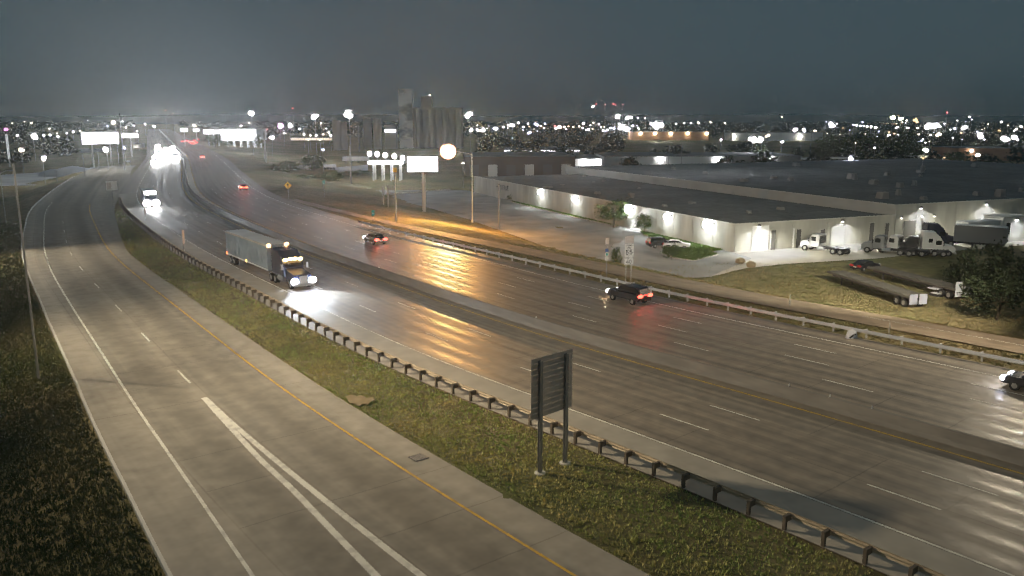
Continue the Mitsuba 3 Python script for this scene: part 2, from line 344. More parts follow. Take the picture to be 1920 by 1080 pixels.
# exit ramp on the left
def ramp_z(s, o): return np.full(len(s), 0.024)
LK = lerp_tab([-5, 60, 120, 207, 245, 262, 273, 295, 306, 315, 324, 345, 420], [-9.0, -9.5, -10.4, -10.5, -10.4, -10.65, -10.95, -11.3, -11.7, -12.1, -12.7, -14.2, -18])
RW = lerp_tab([150, 200, 233, 271, 290, 301, 310, 317, 323, 327, 345, 420], [-7.7, -7.7, -7.8, -8.5, -8.7, -8.9, -9.15, -9.5, -9.9, -10.2, -11.8, -15])
RK = lerp_tab([-5, 100, 160, 235, 300, 330, 345, 420], [4.0, 8.0, 5.0, 2.0, 2.3, 2.3, 2.5, 2.6])
s_r = grid_s(-2, 412, 3)
sheet('exit_ramp', RAMP, s_r, [LK, -9.0, -6.7, -4.5, -2.2, 0.0, RK], 0.012, 'ramp_concrete')
RS = {n: RAMP.inv(np.array([p]))[0][0] for n, p in dict(apex=(-20.3, 52.4), d1a=(-31.7, 69.4), d1b=(-29.7, 66.6), d2a=(-24.3, 58.5), d2b=(-22.2, 55.5), near=(-3.5, 30.6)).items()}
line_mark('exit_ramp', 'edge_line', RAMP, 150, 405, RW, 0.17, 0.018, 'white_paint', 3)
line_mark('exit_ramp', 'yellow_edge_line', RAMP, 158, 405, 0.0, 0.15, 0.018, 'yellow_paint', 3)
for a, b in (('d1a', 'd1b'), ('d2a', 'd2b')):
    line_mark('exit_ramp', 'lane_dash', RAMP, RS[a], RS[b], -4.85, 0.16, 0.018, 'white_paint', 1)
for k in range(1, 8):
    line_mark('exit_ramp', 'lane_dash', RAMP, RS['d1a'] - 13.2 * k, RS['d1a'] - 13.2 * k + 3.4, -4.8, 0.13, 0.018, 'white_paint', 1)
A = RS['apex']
def gore(pts, z):
    ss, oo = RAMP.inv(np.array([at(x, y)[:2] for x, y in pts]))
    ss, oo = list(ss), list(oo); k = (oo[-1] - oo[-2]) / (ss[-1] - ss[-2]); ss.append(ss[-1] + 40); oo.append(oo[-1] + 40 * k)
    line_mark('exit_ramp', 'gore_line', RAMP, ss[0], ss[-1], lambda s: np.interp(s, ss, oo), 0.33, z, 'white_paint', 2)
gore([(382, 746), (440, 810), (490, 864), (551, 920), (640, 1013), (705, 1080)], 0.018)
gore([(384, 746), (450, 807), (520, 866), (586, 920), (700, 1010), (790, 1080)], 0.0215)
# low pale kerb along the ramp's left side
def ribbon_box(guide, s, o, w, z0, z1, mb=None, top=None):
    """a long box along a guide line, w wide at the bottom, top wide at the top"""
    mb = mb or MB()
    o = o(s) if callable(o) else np.full(len(s), o)
    top = w if top is None else top
    z0 = z0(s, o) if callable(z0) else np.full(len(s), z0)
    z1 = z1(s, o) if callable(z1) else np.full(len(s), z1)
    rows = [guide.pos(s, o - w / 2, z0), guide.pos(s, o - top / 2, z1), guide.pos(s, o + top / 2, z1), guide.pos(s, o + w / 2, z0)]
    v = np.stack(rows, 1).reshape(-1, 3); n = len(s)
    f = []
    for i in range(n - 1):
        for j in range(4):
            a, b = i * 4 + j, i * 4 + (j + 1) % 4
            f += [[a, b, b + 4], [a, b + 4, a + 4]]
    f += [[0, 2, 1], [0, 3, 2], [4 * n - 4, 4 * n - 3, 4 * n - 2], [4 * n - 4, 4 * n - 2, 4 * n - 1]]
    m = trimesh.Trimesh(v, f, process=False); trimesh.repair.fix_normals(m)
    return mb.mesh(m)
ribbon_box(RAMP, grid_s(60, 412, 2.5), lambda s: LK(s) - 0.06, 0.16, -0.4, 0.16).build('ramp_kerb', 'kerb_concrete'); tag('ramp_kerb', kind='structure')
# frontage road on the slope right of the motorway
def front_z(s, o): return right_z(s, o) + 0.05
FO0, FO1 = lerp_tab([285, 335, 372, 430, 560], [30.4, 33.4, 36.0, 37.2, 37.2]), lerp_tab([285, 335, 372, 430, 560], [32.5, 37.0, 42.0, 45.6, 45.6])
sheet('frontage_road', MAIN, grid_s(285, 548, 3), [FO0, lambda s: FO0(s) * .5 + FO1(s) * .5, FO1], front_z, 'frontage_asphalt')
sheet('frontage_road__edge_line', MAIN, grid_s(432, 520, 3), [lambda s: FO1(s) - 3.75, lambda s: FO1(s) - 3.57], lambda s, o: front_z(s, o) + 0.012, 'white_paint')

# ------------------------------------------------------------------ ground sheet
def axis(a, b, step, lo, hi, grow=1.22):
    m = list(np.arange(a, b + step / 2, step)); d = step
    while m[-1] < hi: d *= grow; m.append(m[-1] + d)
    d = step; l = [m[0]]
    while l[-1] > lo: d *= grow; l.append(l[-1] - d)
    return np.array(l[::-1][:-1] + m)
gx, gy = axis(-130, 100, 2.0, -7000, 7000), axis(14, 260, 2.0, -400, 9000)
X, Y = np.meshgrid(gx, gy)
P = np.column_stack([X.ravel(), Y.ravel()])
def ground_z(P):
    s, o = MAIN.inv(P); rs, ro = RAMP.inv(P)
    z = np.where(o > 33, right_z(s, o), 0.0)
    lk = LK(rs)
    left = np.where((rs > 20) & (o < 8), np.clip((lk - 0.5 - ro) / 13.0, 0, 1), np.clip((-8.0 - o) / 14.0, 0, 1))
    left = np.where(o < 5, left, 0)
    z = z - 3.4 * left * left * (3 - 2 * left)
    far = s < -1050
    z = np.where(far, -4.0, z)
    bump = (meshkit.fbm(np.column_stack([P * 0.14, P[:, 0] * 0]), 3, 5) - 0.5)
    inroad = ((o > -4.6) & (o < 31.2)) | ((ro > LK(rs) - .3) & (ro < RK(rs) + .3) & (rs > -4) & (o < 6)) | ((o > FO0(s) - .3) & (o < FO1(s) + .3) & (s > 280))
    z = z + np.where(inroad, -0.06, 0.24 * bump - 0.03)
    return z
Z = ground_z(P)
ny, nx = X.shape
idx = np.arange(nx * ny).reshape(ny, nx)
q = np.stack([idx[:-1, :-1], idx[:-1, 1:], idx[1:, 1:], idx[1:, :-1]], -1).reshape(-1, 4)
scene['ground'] = mikit.ply(trimesh.Trimesh(np.column_stack([P, Z]), np.vstack([q[:, [0, 1, 2]], q[:, [0, 2, 3]]]), process=False), 'field', smooth=True); tag('ground', kind='structure')
def poly_sheet(key, pts, z, bsdf, kind='structure'):
    import shapely.geometry as sg
    from trimesh.creation import triangulate_polygon
    v, f = triangulate_polygon(sg.Polygon(pts), engine='earcut')
    v3 = np.column_stack([v, np.full(len(v), z)])
    m = trimesh.Trimesh(v3, f, process=False)
    if m.face_normals[0, 2] < 0: m = trimesh.Trimesh(v3, f[:, ::-1], process=False)
    scene[key] = mikit.ply(m, bsdf); tag(key, kind=kind)
# grass of the verge between ramp and motorway: blades in tufts
def tufts(key, pts, hmin, hmax, wid, blades, bsdf, label):
    n = len(pts)
    hh = rng.uniform(hmin, hmax, (n, blades)); a = rng.uniform(0, 2 * np.pi, (n, blades)); lean = rng.uniform(0.1, 0.6, (n, blades)) * hh
    base = pts[:, None, :] + np.dstack([rng.normal(0, wid * .9, (n, blades)), rng.normal(0, wid * .9, (n, blades)), np.zeros((n, blades))])
    side = np.dstack([np.cos(a), np.sin(a), 0 * a]) * wid / 2
    tip = base + np.dstack([np.sin(a) * lean, -np.cos(a) * lean, hh])
    v = np.stack([base - side, base + side, tip], 2).reshape(-1, 3)
    f = np.arange(len(v)).reshape(-1, 3)
    scene[key] = mikit.ply(trimesh.Trimesh(v, f, process=False), bsdf)
    tag(key, label, 'grass', kind='stuff')
def scatter(n, x0, x1, y0, y1, test):
    p = np.column_stack([rng.uniform(x0, x1, n), rng.uniform(y0, y1, n)])
    # fewer far away, where they are smaller than a pixel
    p = p[rng.uniform(0, 1, n) < np.clip(60 / p[:, 1], 0, 1) ** 1.5]
    s, o = MAIN.inv(p); rs, ro = RAMP.inv(p)
    return p[test(p, s, o, rs, ro)]
def with_z(p): return np.column_stack([p, ground_z(p) - 0.02])
bare = lambda p: meshkit.fbm(np.column_stack([p * 0.22, p[:, 0] * 0]), 3, 11)
pm = scatter(620000, -80, 32, 18, 170, lambda p, s, o, rs, ro: (o < -3.95) & (ro > RK(rs) + .02 + 0.35 * (bare(p) - 0.5)) & (rs > 150) & (bare(p) < 0.95))
tufts('verge_grass', with_z(pm), 0.05, 0.19, 0.06, 4, 'grass_blade', 'rough green and tan grass on the verge between the exit ramp and the motorway')
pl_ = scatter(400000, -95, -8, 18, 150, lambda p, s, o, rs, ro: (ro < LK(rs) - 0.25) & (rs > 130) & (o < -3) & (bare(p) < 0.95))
tufts('slope_grass', with_z(pl_), 0.06, 0.24, 0.08, 4, 'unlit_grass_blade', 'dark rough grass on the slope left of the exit ramp')
pr_ = scatter(300000, -60, 120, 40, 240, lambda p, s, o, rs, ro: (o > 30.9) & (o < TOE(s) + 25 * (s > 385)) & ~((o > FO0(s) - .1) & (o < FO1(s) + .1)) & (p[:, 1] < 128) & (bare(p) < 0.9))
tufts('embankment_grass', with_z(pr_), 0.06, 0.26, 0.10, 4, 'dry_blade', 'brown and green grass on the embankment right of the motorway')
poly_sheet('dirt_patch', [at(x, y)[:2] for x, y in ((648, 744), (660, 741), (668, 744), (678, 742), (688, 747), (700, 746), (703, 751), (694, 755), (690, 760), (680, 758), (673, 763), (664, 757), (655, 757), (652, 750))], 0.045, 'dirt')

# ------------------------------------------------------------------ concrete median barrier
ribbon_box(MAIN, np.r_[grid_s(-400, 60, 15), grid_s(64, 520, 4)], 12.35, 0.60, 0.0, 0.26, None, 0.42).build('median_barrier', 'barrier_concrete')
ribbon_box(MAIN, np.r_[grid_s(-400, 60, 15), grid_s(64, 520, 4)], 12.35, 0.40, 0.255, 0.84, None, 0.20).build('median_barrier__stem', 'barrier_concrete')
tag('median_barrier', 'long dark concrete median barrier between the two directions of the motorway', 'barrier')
for px, py in ((1470, 727), (1545, 748), (1626, 769), (700, 503), (1000, 597)):
    p = at(px, py, 0.86); s = MAIN.inv(p[None])[0][0]
    b = MAIN.one(s, 12.35, 0.84)
    MB(frame(*b, MAIN.heading(s))).box(-.02, .02, -.07, .07, -0.005, .16, .01).build(child_key('median_barrier', 'reflector'), 'sign_white')
# guardrails: w-beam, posts with block-outs
def w_beam(guide, s, off, z, face, key, bsdf, th=0.02):
    prof = [(0, -.155), (.012, -.15), (.075, -.10), (.075, -.06), (.0, -.015), (.0, .015), (.075, .06), (.075, .10), (.012, .15), (0, .155)]
    back = [(x - th, zz) for x, zz in prof[::-1]]
    loop = prof + back; m = len(loop); rows = []
    for x, zz in loop:
        o = off(s) if callable(off) else np.full(len(s), off)
        z_ = z(s, o) if callable(z) else np.full(len(s), z)
        rows.append(guide.pos(s, o + face * x, z_ + zz))
    v = np.stack(rows, 1).reshape(-1, 3); n = len(s); f = []
    for i in range(n - 1):
        for j in range(m):
            a, b = i * m + j, i * m + (j + 1) % m
            f += [[a, b, b + m], [a, b + m, a + m]]
    mm = trimesh.Trimesh(v, f, process=False); trimesh.repair.fix_normals(mm)
    scene[key] = mikit.ply(mm, bsdf)
def guardrail(key, label, s0, s1, off, z, face, bsdf, post_bsdf, gap=1.905, wood=True, every=1):
    w_beam(MAIN, grid_s(s0, s1, 1.9), off, lambda s, o: z(s, o) + 0.58, face, key, bsdf)
    tag(key, label, 'guardrail')
    for k in range(int((s1 - s0) / gap)):
        s = s0 + gap * (k + .4); o = off(np.array([s]))[0] if callable(off) else off
        g = float(z(np.array([s]), np.array([o]))[0])
        M = frame(*MAIN.one(s, o, g), MAIN.heading(s))
        mb = MB(M)
        if wood:
            mb.box(-.08, .08, -face * .42 - .075, -face * .42 + .075, -.25, .70, .004)
            mb.box(-.075, .075, min(-face * .38, -face * .025), max(-face * .38, -face * .025), .40, .69)
        else:
            mb.box(-.06, .06, -face * .36 - .07, -face * .36 + .07, -.25, .76, .003)
            mb.box(-.07, .07, min(-face * .29, -face * .025), max(-face * .29, -face * .025), .42, .74)
        mb.build(child_key(key, 'post'), post_bsdf)
flat = lambda s, o: np.zeros(len(s))
guardrail('guardrail', 'weathered guardrail on dark wooden posts between the grass verge and the southbound lanes', 268, 478, -3.35, flat, 1, 'rail_weathered', 'post_wood')
RG = lerp_tab([330, 350, 372, 400, 560], [28.9, 29.3, 30.2, 30.8, 31.0])
guardrail('guardrail_001', 'bright galvanized guardrail along the right side of the northbound lanes', 338, 500, RG, flat, -1, 'galvanized', 'galvanized', 2.9, False)
#@@PART3
# ------------------------------------------------------------------ signs
def panel(key, M, w, h, z0, bsdf, x=0.0, th=0.012):
    """flat sign board facing +x of the frame, w wide"""
    return MB(M).box(x, x + th, -w / 2, w / 2, z0, z0 + h, .0).build(key, bsdf)
def lettering(key, M, text, height, y, z, x, bsdf='print_black', bold=True):
    t = meshkit.text_mesh(text, height, 0.004, bold)
    b = t.bounds; wdt = b[1, 0] - b[0, 0]
    v = t.vertices - [b[0, 0] + wdt / 2, 0, 0]
    v = np.column_stack([v[:, 2] + x, v[:, 0] + y, v[:, 1] + z])       # read from +x
    m = trimesh.Trimesh(v @ M[:3, :3].T + M[:3, 3], t.faces, process=False)
    scene[key] = mikit.ply(m, bsdf)
def facing(p, az_extra=0.0):                     # heading that faces back along the northbound lanes, towards oncoming drivers
    s = MAIN.inv(np.array([p]))[0][0]
    return MAIN.heading(s) + az_extra
# large sign seen from behind
pl0, pr0 = at(1010, 887, 0.0), at(1057, 868, 0.0)
mid = (pl0 + pr0) / 2; ang = math.atan2(pr0[1] - pl0[1], pr0[0] - pl0[0])
SG = 'large_road_sign'; M = frame(mid[0], mid[1], 0, ang - math.pi / 2)   # local y along the board, x towards the camera
tag(SG, 'large grey sign seen from behind on two steel posts in the grass verge', 'road sign')
for y in (-.95, .95):
    mb = MB(M)
    mb.box(.015, .035, y - .10, y + .10, -.3, 6.05); mb.box(.035, .155, y - .012, y + .012, -.3, 6.05); mb.box(.155, .175, y - .10, y + .10, -.3, 6.05)
    mb.build(child_key(SG, 'post'), 'steel_dull')
    MB(M).tube((.09, y, -.1), (.09, y, .07), .32, .30, 12).build(child_key(SG, 'footing'), 'kerb_concrete')
nb = 11
for k in range(nb):
    z0 = 3.02 + k * 3.2 / nb
    MB(M).box(-.025, -.003, -1.52, 1.52, z0 + .012, z0 + 3.2 / nb - .012).box(-.003, .012, -1.52, 1.52, z0 + .01, z0 + .035).build(child_key(SG, 'panel'), 'sign_back')
# speed limit sign, two posts
p = at(1178, 529, -0.05); M = frame(p[0], p[1], 0, facing(p) - .25)
SP = 'speed_limit_sign'
tag(SP, 'white speed limit sign reading 55 and minimum 40 on two pale posts behind the guardrail', 'road sign')
for y in (-.34, .34): MB(M).box(-.06, -.003, y - .045, y + .045, -.5, 4.3).build(child_key(SP, 'post'), 'pole_steel')
panel(child_key(SP, 'board'), M, 1.12, 1.35, 2.96, 'sign_white')
panel(child_key(SP, 'board'), M, 1.10, .95, 1.98, 'sign_white')
panel(child_key(SP, 'board'), M, 1.12, .82, 4.36, 'sign_back')
lettering(child_key(SP, 'lettering'), M, '55', .52, 0, 3.10, .0125); lettering(child_key(SP, 'lettering'), M, 'SPEED', .17, 0, 4.05, .0125); lettering(child_key(SP, 'lettering'), M, 'LIMIT', .17, 0, 3.78, .0125)
lettering(child_key(SP, 'lettering'), M, '40', .42, 0, 2.08, .0125); lettering(child_key(SP, 'lettering'), M, 'MINIMUM', .16, 0, 2.66, .0125)
# route marker assembly
p = at(1137, 521, -0.05); M = frame(p[0], p[1], 0, facing(p) - .25); RM = 'route_marker_sign'
tag(RM, 'narrow post with a round white route marker and small panels beside the speed limit sign', 'road sign')
MB(M).box(-.05, -.003, -.035, .035, -.5, 4.6).build(child_key(RM, 'post'), 'steel_dull')
panel(child_key(RM, 'panel'), M, .46, .75, 3.85, 'sign_back'); panel(child_key(RM, 'panel'), M, .42, .38, 2.98, 'sign_blue'); panel(child_key(RM, 'panel'), M, .46, .42, 1.98, 'sign_white')
mb = MB(M); mb.tube((0, 0, 2.70), (.012, 0, 2.70), .27, .27, 20); mb.build(child_key(RM, 'shield'), 'sign_white')
mb = MB(M); mb.tube((.0125, 0, 2.70), (.016, 0, 2.70), .15, .15, 16); mb.build(child_key(RM, 'emblem'), 'sign_green')
lettering(child_key(RM, 'lettering'), M, '1', .24, 0, 2.07, .0125)
# yellow diamond
p = at(541, 372, 0.0); M = frame(p[0], p[1], 0, facing(p) - .1); YD = 'yellow_warning_sign'
tag(YD, 'yellow diamond warning sign on a thin post beside the northbound lanes', 'road sign')
MB(M).box(-.05, -.003, -.04, .04, -.5, 3.3).build(child_key(YD, 'post'), 'pole_steel')
r = .86; MB(M).add([[x, y, z] for x in (0, .012) for y, z in ((0, 2.95 - r), (r, 2.95), (0, 2.95 + r), (-r, 2.95))], [[0, 2, 1], [0, 3, 2], [4, 5, 6], [4, 6, 7], [0, 1, 5], [0, 5, 4], [1, 2, 6], [1, 6, 5], [2, 3, 7], [2, 7, 6], [3, 0, 4], [3, 4, 7]]).build(child_key(YD, 'board'), 'sign_yellow')
MB(M).add([[.016, -.12, 2.5], [.016, .12, 2.5], [.016, .10, 3.05], [.016, .30, 3.05], [.016, 0, 3.45], [.016, -.30, 3.05], [.016, -.10, 3.05]], [[0, 1, 2], [0, 2, 6], [3, 4, 5]]).build(child_key(YD, 'symbol'), 'print_black')
# small green distance markers
for (px, py), lab in (((700, 418), 'small blue-green marker sign on a thin post at the bright edge of the frontage road'), ((608, 366), 'tall thin post with a small pale green marker sign right of the yellow diamond')):
    p = at(px, py, -.2); k = numbered('marker_sign'); tag(k, lab, 'road sign'); M = frame(p[0], p[1], 0, facing(p))
    hh = 1.1 if px > 650 else 2.4
    MB(M).box(-.04, -.003, -.03, .03, -.6, hh + .9).build(child_key(k, 'post'), 'steel_dull')
    panel(child_key(k, 'board'), M, .55, .95, hh, 'sign_green')
    lettering(child_key(k, 'lettering'), M, '1', .3, 0, hh + .3, .0125, 'sign_white')
# signs seen edge-on along the southbound guardrail
for (px, py), h, lab in (((346, 478), 3.4, 'narrow grey sign seen edge-on at the southbound guardrail, the nearer of two'), ((273, 414), 2.6, 'narrow grey sign seen edge-on at the southbound guardrail, the farther one below bright headlights')):
    p = at(px, py, 0); k = numbered('edge_on_sign'); tag(k, lab, 'road sign')
    M = frame(p[0], p[1], 0, math.atan2(-p[1], -p[0]) + math.radians(74))
    MB(M).box(-.08, -.01, -.05, .05, -.4, h).build(child_key(k, 'post'), 'steel_dull')
    panel(child_key(k, 'board'), M, 1.0, h * .55, h * .45, 'sign_back', 0, .05)
    panel(child_key(k, 'board'), M, .5, .35, h * .12, 'sign_white', 0, .03)
p = at(212, 376, 0); M = frame(p[0], p[1], 0, math.atan2(-p[1], -p[0])); tag('gore_sign', 'tan exit sign panel on a post at the tip of the grass verge', 'road sign')
MB(M).box(-.09, -.003, -.06, .06, -.4, 2.4).build('gore_sign__post', 'steel_dull'); panel('gore_sign__board', M, 2.3, 2.0, 2.3, 'sign_white')
MB(M).box(.013, .02, -1.0, -.1, 2.5, 4.0).build('gore_sign__marking', 'sign_back')
# knocked-over object marker by the northbound guardrail
p = at(1598, 634, 0.03); M = frame(p[0], p[1], .02, .35)
tag('crushed_marker', 'crumpled white panel with a dark diagonal stripe lying against the northbound guardrail', 'debris')
MB(M).add([[-.5, -.1, 0], [.5, -.05, 0], [.55, .1, .45], [.3, .25, .72], [-.35, .2, .68], [-.55, .1, .4], [-.45, .35, 0], [.5, .4, 0]], [[0, 1, 2], [0, 2, 5], [5, 2, 3], [5, 3, 4], [0, 5, 6], [5, 4, 6], [4, 3, 7], [4, 7, 6], [3, 2, 7], [2, 1, 7], [0, 6, 7], [0, 7, 1]]).build('crushed_marker__panel', 'debris_white')
MB(M).add([[-.40, -.085, .10], [-.30, -.095, .02], [.40, .03, .20], [.45, .035, .35], [-.1, -.02, .26]], [[0, 1, 4], [1, 2, 4], [2, 3, 4], [0, 4, 3]]).build('crushed_marker__stripe', 'print_black')
# drain grate and small posts
p = at(785, 858, .02); M = frame(p[0], p[1], .02, -.9)
tag('drain_grate', 'dark drain grate in the right shoulder of the exit ramp', 'drain')
MB(M).box(-.42, .42, -.42, .42, 0, .012).build('drain_grate', 'dark_metal')
for k in range(6): MB(M).box(-.36, .36, -.36 + k * .13, -.30 + k * .13, .012, .03).build(child_key('drain_grate', 'bar'), 'steel_dull')
p = at(1452, 733, .03); M = frame(p[0], p[1], .02, -.8); tag('tyre_scrap', 'dark torn tyre scrap lying at the foot of the median barrier', 'debris')
mb = MB(M)
for k in range(7): mb.box(-.9 + k * .25, -.62 + k * .25, -.12 + .06 * math.sin(k * 2.1), .16 + .07 * math.cos(k * 1.7), .0, .05 + .06 * ((k * 37) % 5) / 4, .03)
mb.build('tyre_scrap', 'black_rubber')
for (px, py), lab in (((1481, 566), 'short pale post in the grass beyond the northbound guardrail, left of the crumpled panel'), ((1667, 622), 'short pale post in the grass just right of the crumpled white panel')):
    p = at(px, py, -.05); k = numbered('delineator_post'); tag(k, lab, 'post')
    MB(frame(p[0], p[1], 0, 0)).box(-.04, .04, -.04, .04, -.4, .75, .01).build(k, 'sign_white')

# ------------------------------------------------------------------ poles and lamps
LAMP_POWER = {}
def light_pole(key, label, base, height, arm=0.0, arm_dir=0.0, r=0.11, bsdf='pole_steel', lamp=None, lamp_r=.3, w=0.05, group=None, cat='street lamp', n_heads=1):
    """pole > arm, head; lamp = radiance of the lit globe"""
    M = frame(base[0], base[1], base[2], arm_dir)
    tag(key, label, cat, group)
    MB(M).tube((0, 0, -.3), (0, 0, height), r, r * .62, 8).tube((0, 0, -.3), (0, 0, .15), r * 1.9, r * 1.7, 8).build(child_key(key, 'pole'), bsdf)
    if arm:
        MB(M).tube((0, 0, height - .35), (arm * .55, 0, height + .22), r * .45, r * .4, 6).tube((arm * .55, 0, height + .22), (arm, 0, height + .3), r * .4, r * .35, 6).build(child_key(key, 'arm'), bsdf)
    for i in range(n_heads):
        hx = arm + (i - (n_heads - 1) / 2) * lamp_r * 2.3
        c = (hx, 0, height + (.28 if arm else lamp_r * .5))
        if lamp is None:
            MB(M).box(hx - .1, hx + .65, -.16, .16, c[2] - .07, c[2] + .1, .05).build(child_key(key, 'lamp_head'), 'steel_dull')
        else:
            MB(M).box(hx - lamp_r * .55, hx + lamp_r * .55, -lamp_r * .4, lamp_r * .4, c[2] + lamp_r * .62, c[2] + lamp_r * 1.0, lamp_r * .1).build(child_key(key, 'lamp_head'), 'steel_dull')
            m = MB(M).sphere(c, lamp_r, 2, (1, 1, .95)).get()
            scene[child_key(key, 'lamp_globe')] = mikit.ply(m, 'lens_clear', smooth=True, **emit(lamp, w))
    return M
SOD = np.array([1.0, .52, .14])
# the sodium lamp that reddens the motorway
b = at(886, 414, -2.2); tgt = at_depth(840, 284, b[1] - 1.0)
light_pole('street_lamp', 'tall pole beside the parking lot with a glaring orange sodium lamp on a long arm', (b[0], b[1], b[2]), tgt[2] - b[2] - .28, float(np.hypot(*(tgt - b)[:2])), math.atan2(*(tgt - b)[1::-1]), .13, lamp=(7, 2.3, .95), lamp_r=1.6, w=.3)
SODL = np.array([1.0, .47, .12])
bulb('sodium_lamp_glow', tgt - [0, .3, 1.75], SODL * 900, 3)
spot('sodium_lamp_beam', tgt - [.3, .5, 1.8], tgt + [1, -19, -13], SODL * 6500, 70, 25, 4)
for (px, py, top), lab, z in (((743, 422, 322), 'tall unlit tan pole with a small box on top, left of the glaring orange lamp', -1.2), ((798, 398, 327), 'pale pole below the bright white billboard', -4), ((936, 425, 345), 'dark thin pole standing in front of the far end of the warehouse wall', -2.2),
                              ((658, 348, 274), 'thin grey pole standing in the grass left of the billboard', -4), ((719, 384, 350), 'short pale post left of the tan pole, the left of a pair', -2.5), ((728, 390, 348), 'short pale post left of the tan pole, the right of a pair', -2.5)):
    b = at(px, py, z); k = numbered('utility_pole'); hh = at_depth(px, top, b[1])[2] - z
    tag(k, lab, 'pole'); mb = MB(frame(*b, .3)).tube((0, 0, -.4), (0, 0, hh), .16, .11, 8)
    mb.build(child_key(k, 'pole'), 'pole_steel' if '936' not in str(px) else 'steel_dull')
    if px == 743:
        MB(frame(*b, .3)).box(-.3, .3, -.25, .25, hh - .1, hh + .75, .02).build(child_key(k, 'box'), 'sign_yellow')
        MB(frame(*b, .3)).box(-.05, .05, -.55, .55, hh * .36, hh * .36 + .12).build(child_key(k, 'bracket'), 'pole_steel')
# near left pole
b = at(75, 731, -1.0)
tag('tall_pole', 'tall thin tan pole in the dark grass left of the exit ramp', 'pole')
MB().tube((*b[:2], b[2] - .3), (*b[:2], b[2] + 16.0), .085, .055, 8).build('tall_pole__pole', 'pole_steel')
MB().tube((*b[:2], b[2] - .3), (*b[:2], b[2] + .25), .2, .18, 10).build('tall_pole__base', 'steel_dull')
b = at(15, 448, -3.4)
light_pole('street_lamp_002', 'thin faint pole at the left edge beyond the tall tan pole', b, 12, 1.5, .2, .1)
# lamps outside the frame that throw the pools of light on the ramp and lanes
light_pole('street_lamp_003', 'high lamp mast outside the left edge whose light crosses the exit ramp', (-44.2, 58.2, -3.2), 26.2, 0, .2, .2)
light_pole('street_lamp_004', 'lamp pole outside the left edge beside the far part of the exit ramp', (-73, 112, -3.2), 16.2, 1.2, .2, .14)
light_pole('street_lamp_005', 'lamp pole outside the right edge beside the frontage road', (47, 70, -1.5), 14.3, 1.2, 3.4, .14)
WRM = np.array([1.0, .82, .56]); LRC = np.array([1.0, .84, .60])
for i in range(8):                               # the ring of lamps on the mast head
    a_ = i * math.pi / 4 + .2; dx, dy, dz = .6 * math.cos(a_), 1.4 * math.cos(a_), .45 * math.sin(a_)
    spot(f'street_light_beam_{10 + i:03d}', (-40.9 + dx, 58.2 + dy, 23.9 + dz), (22, 36, 0), WRM * 1000, 38 + i % 3 * 2, 10, 1.1)
spot('street_light_beam_020', (-40.5, 58.6, 23.7), (-19, 72, 0), WRM * 3700, 50, 15, 3)
spot('street_light_beam_001', (-71.8, 112.2, 13.1), (-40, 86, 0), np.array([1, .84, .60]) * 1900, 75, 20, 3)
spot('street_light_beam_002', (45.8, 69.7, 12.9), (8, 64, 0), LRC * 1250, 76, 20, 4)
spot('street_light_beam_003', (45.6, 70.2, 12.7), (37, 76, -1), np.array([1, .74, .50]) * 200, 74, 40, 3)
spot('street_light_beam_004', (45.9, 70.6, 12.9), (34, 118, -4), np.array([1, .90, .68]) * 11000, 42, 10, 3)
#@@PART4
# ------------------------------------------------------------------ vehicles
def wheel(key, M, x, y, r, w):
    MB(M).tube((x, y - w / 2, r), (x, y + w / 2, r), r, r, 16).build(child_key(key, 'wheel'), 'black_rubber')
    k = child_key(key, 'wheel_rim')
    MB(M).tube((x, y - w / 2 - .012, r), (x, y + w / 2 + .012, r), r * .58, r * .58, 12).build(k, 'steel_dull')
def lens(key, name, M, c, size, bsdf, rad=None, w=0.05):
    m = MB(M).sphere(c, 1.0, 1, size).get()
    scene[child_key(key, name)] = mikit.ply(m, bsdf, smooth=True, **(emit(rad, w) if rad is not None else {}))
def tx(M, p): return (M @ np.r_[p, 1.0])[:3]
def beams(name, M, x, ys, z, rgb, dist, cutoff=24, beam=6, w=2.0):
    for y in ys:
        k = name if name not in scene else numbered(name)
        spot(k, tx(M, (x, y, z)), tx(M, (x + dist, y, 0)), rgb, cutoff, beam, w)
CAR = [(-2.25, .35), (-2.28, .62), (-2.15, .92), (-1.75, .97), (-1.15, 1.36), (-.75, 1.45), (.15, 1.45), (.55, 1.38), (1.15, 1.0), (1.95, .88), (2.25, .68), (2.28, .38)]
SUV = [(-2.3, .42), (-2.34, .8), (-2.28, 1.1), (-2.1, 1.62), (-1.8, 1.76), (.1, 1.78), (.55, 1.68), (1.1, 1.18), (2.05, 1.05), (2.32, .78), (2.34, .44)]
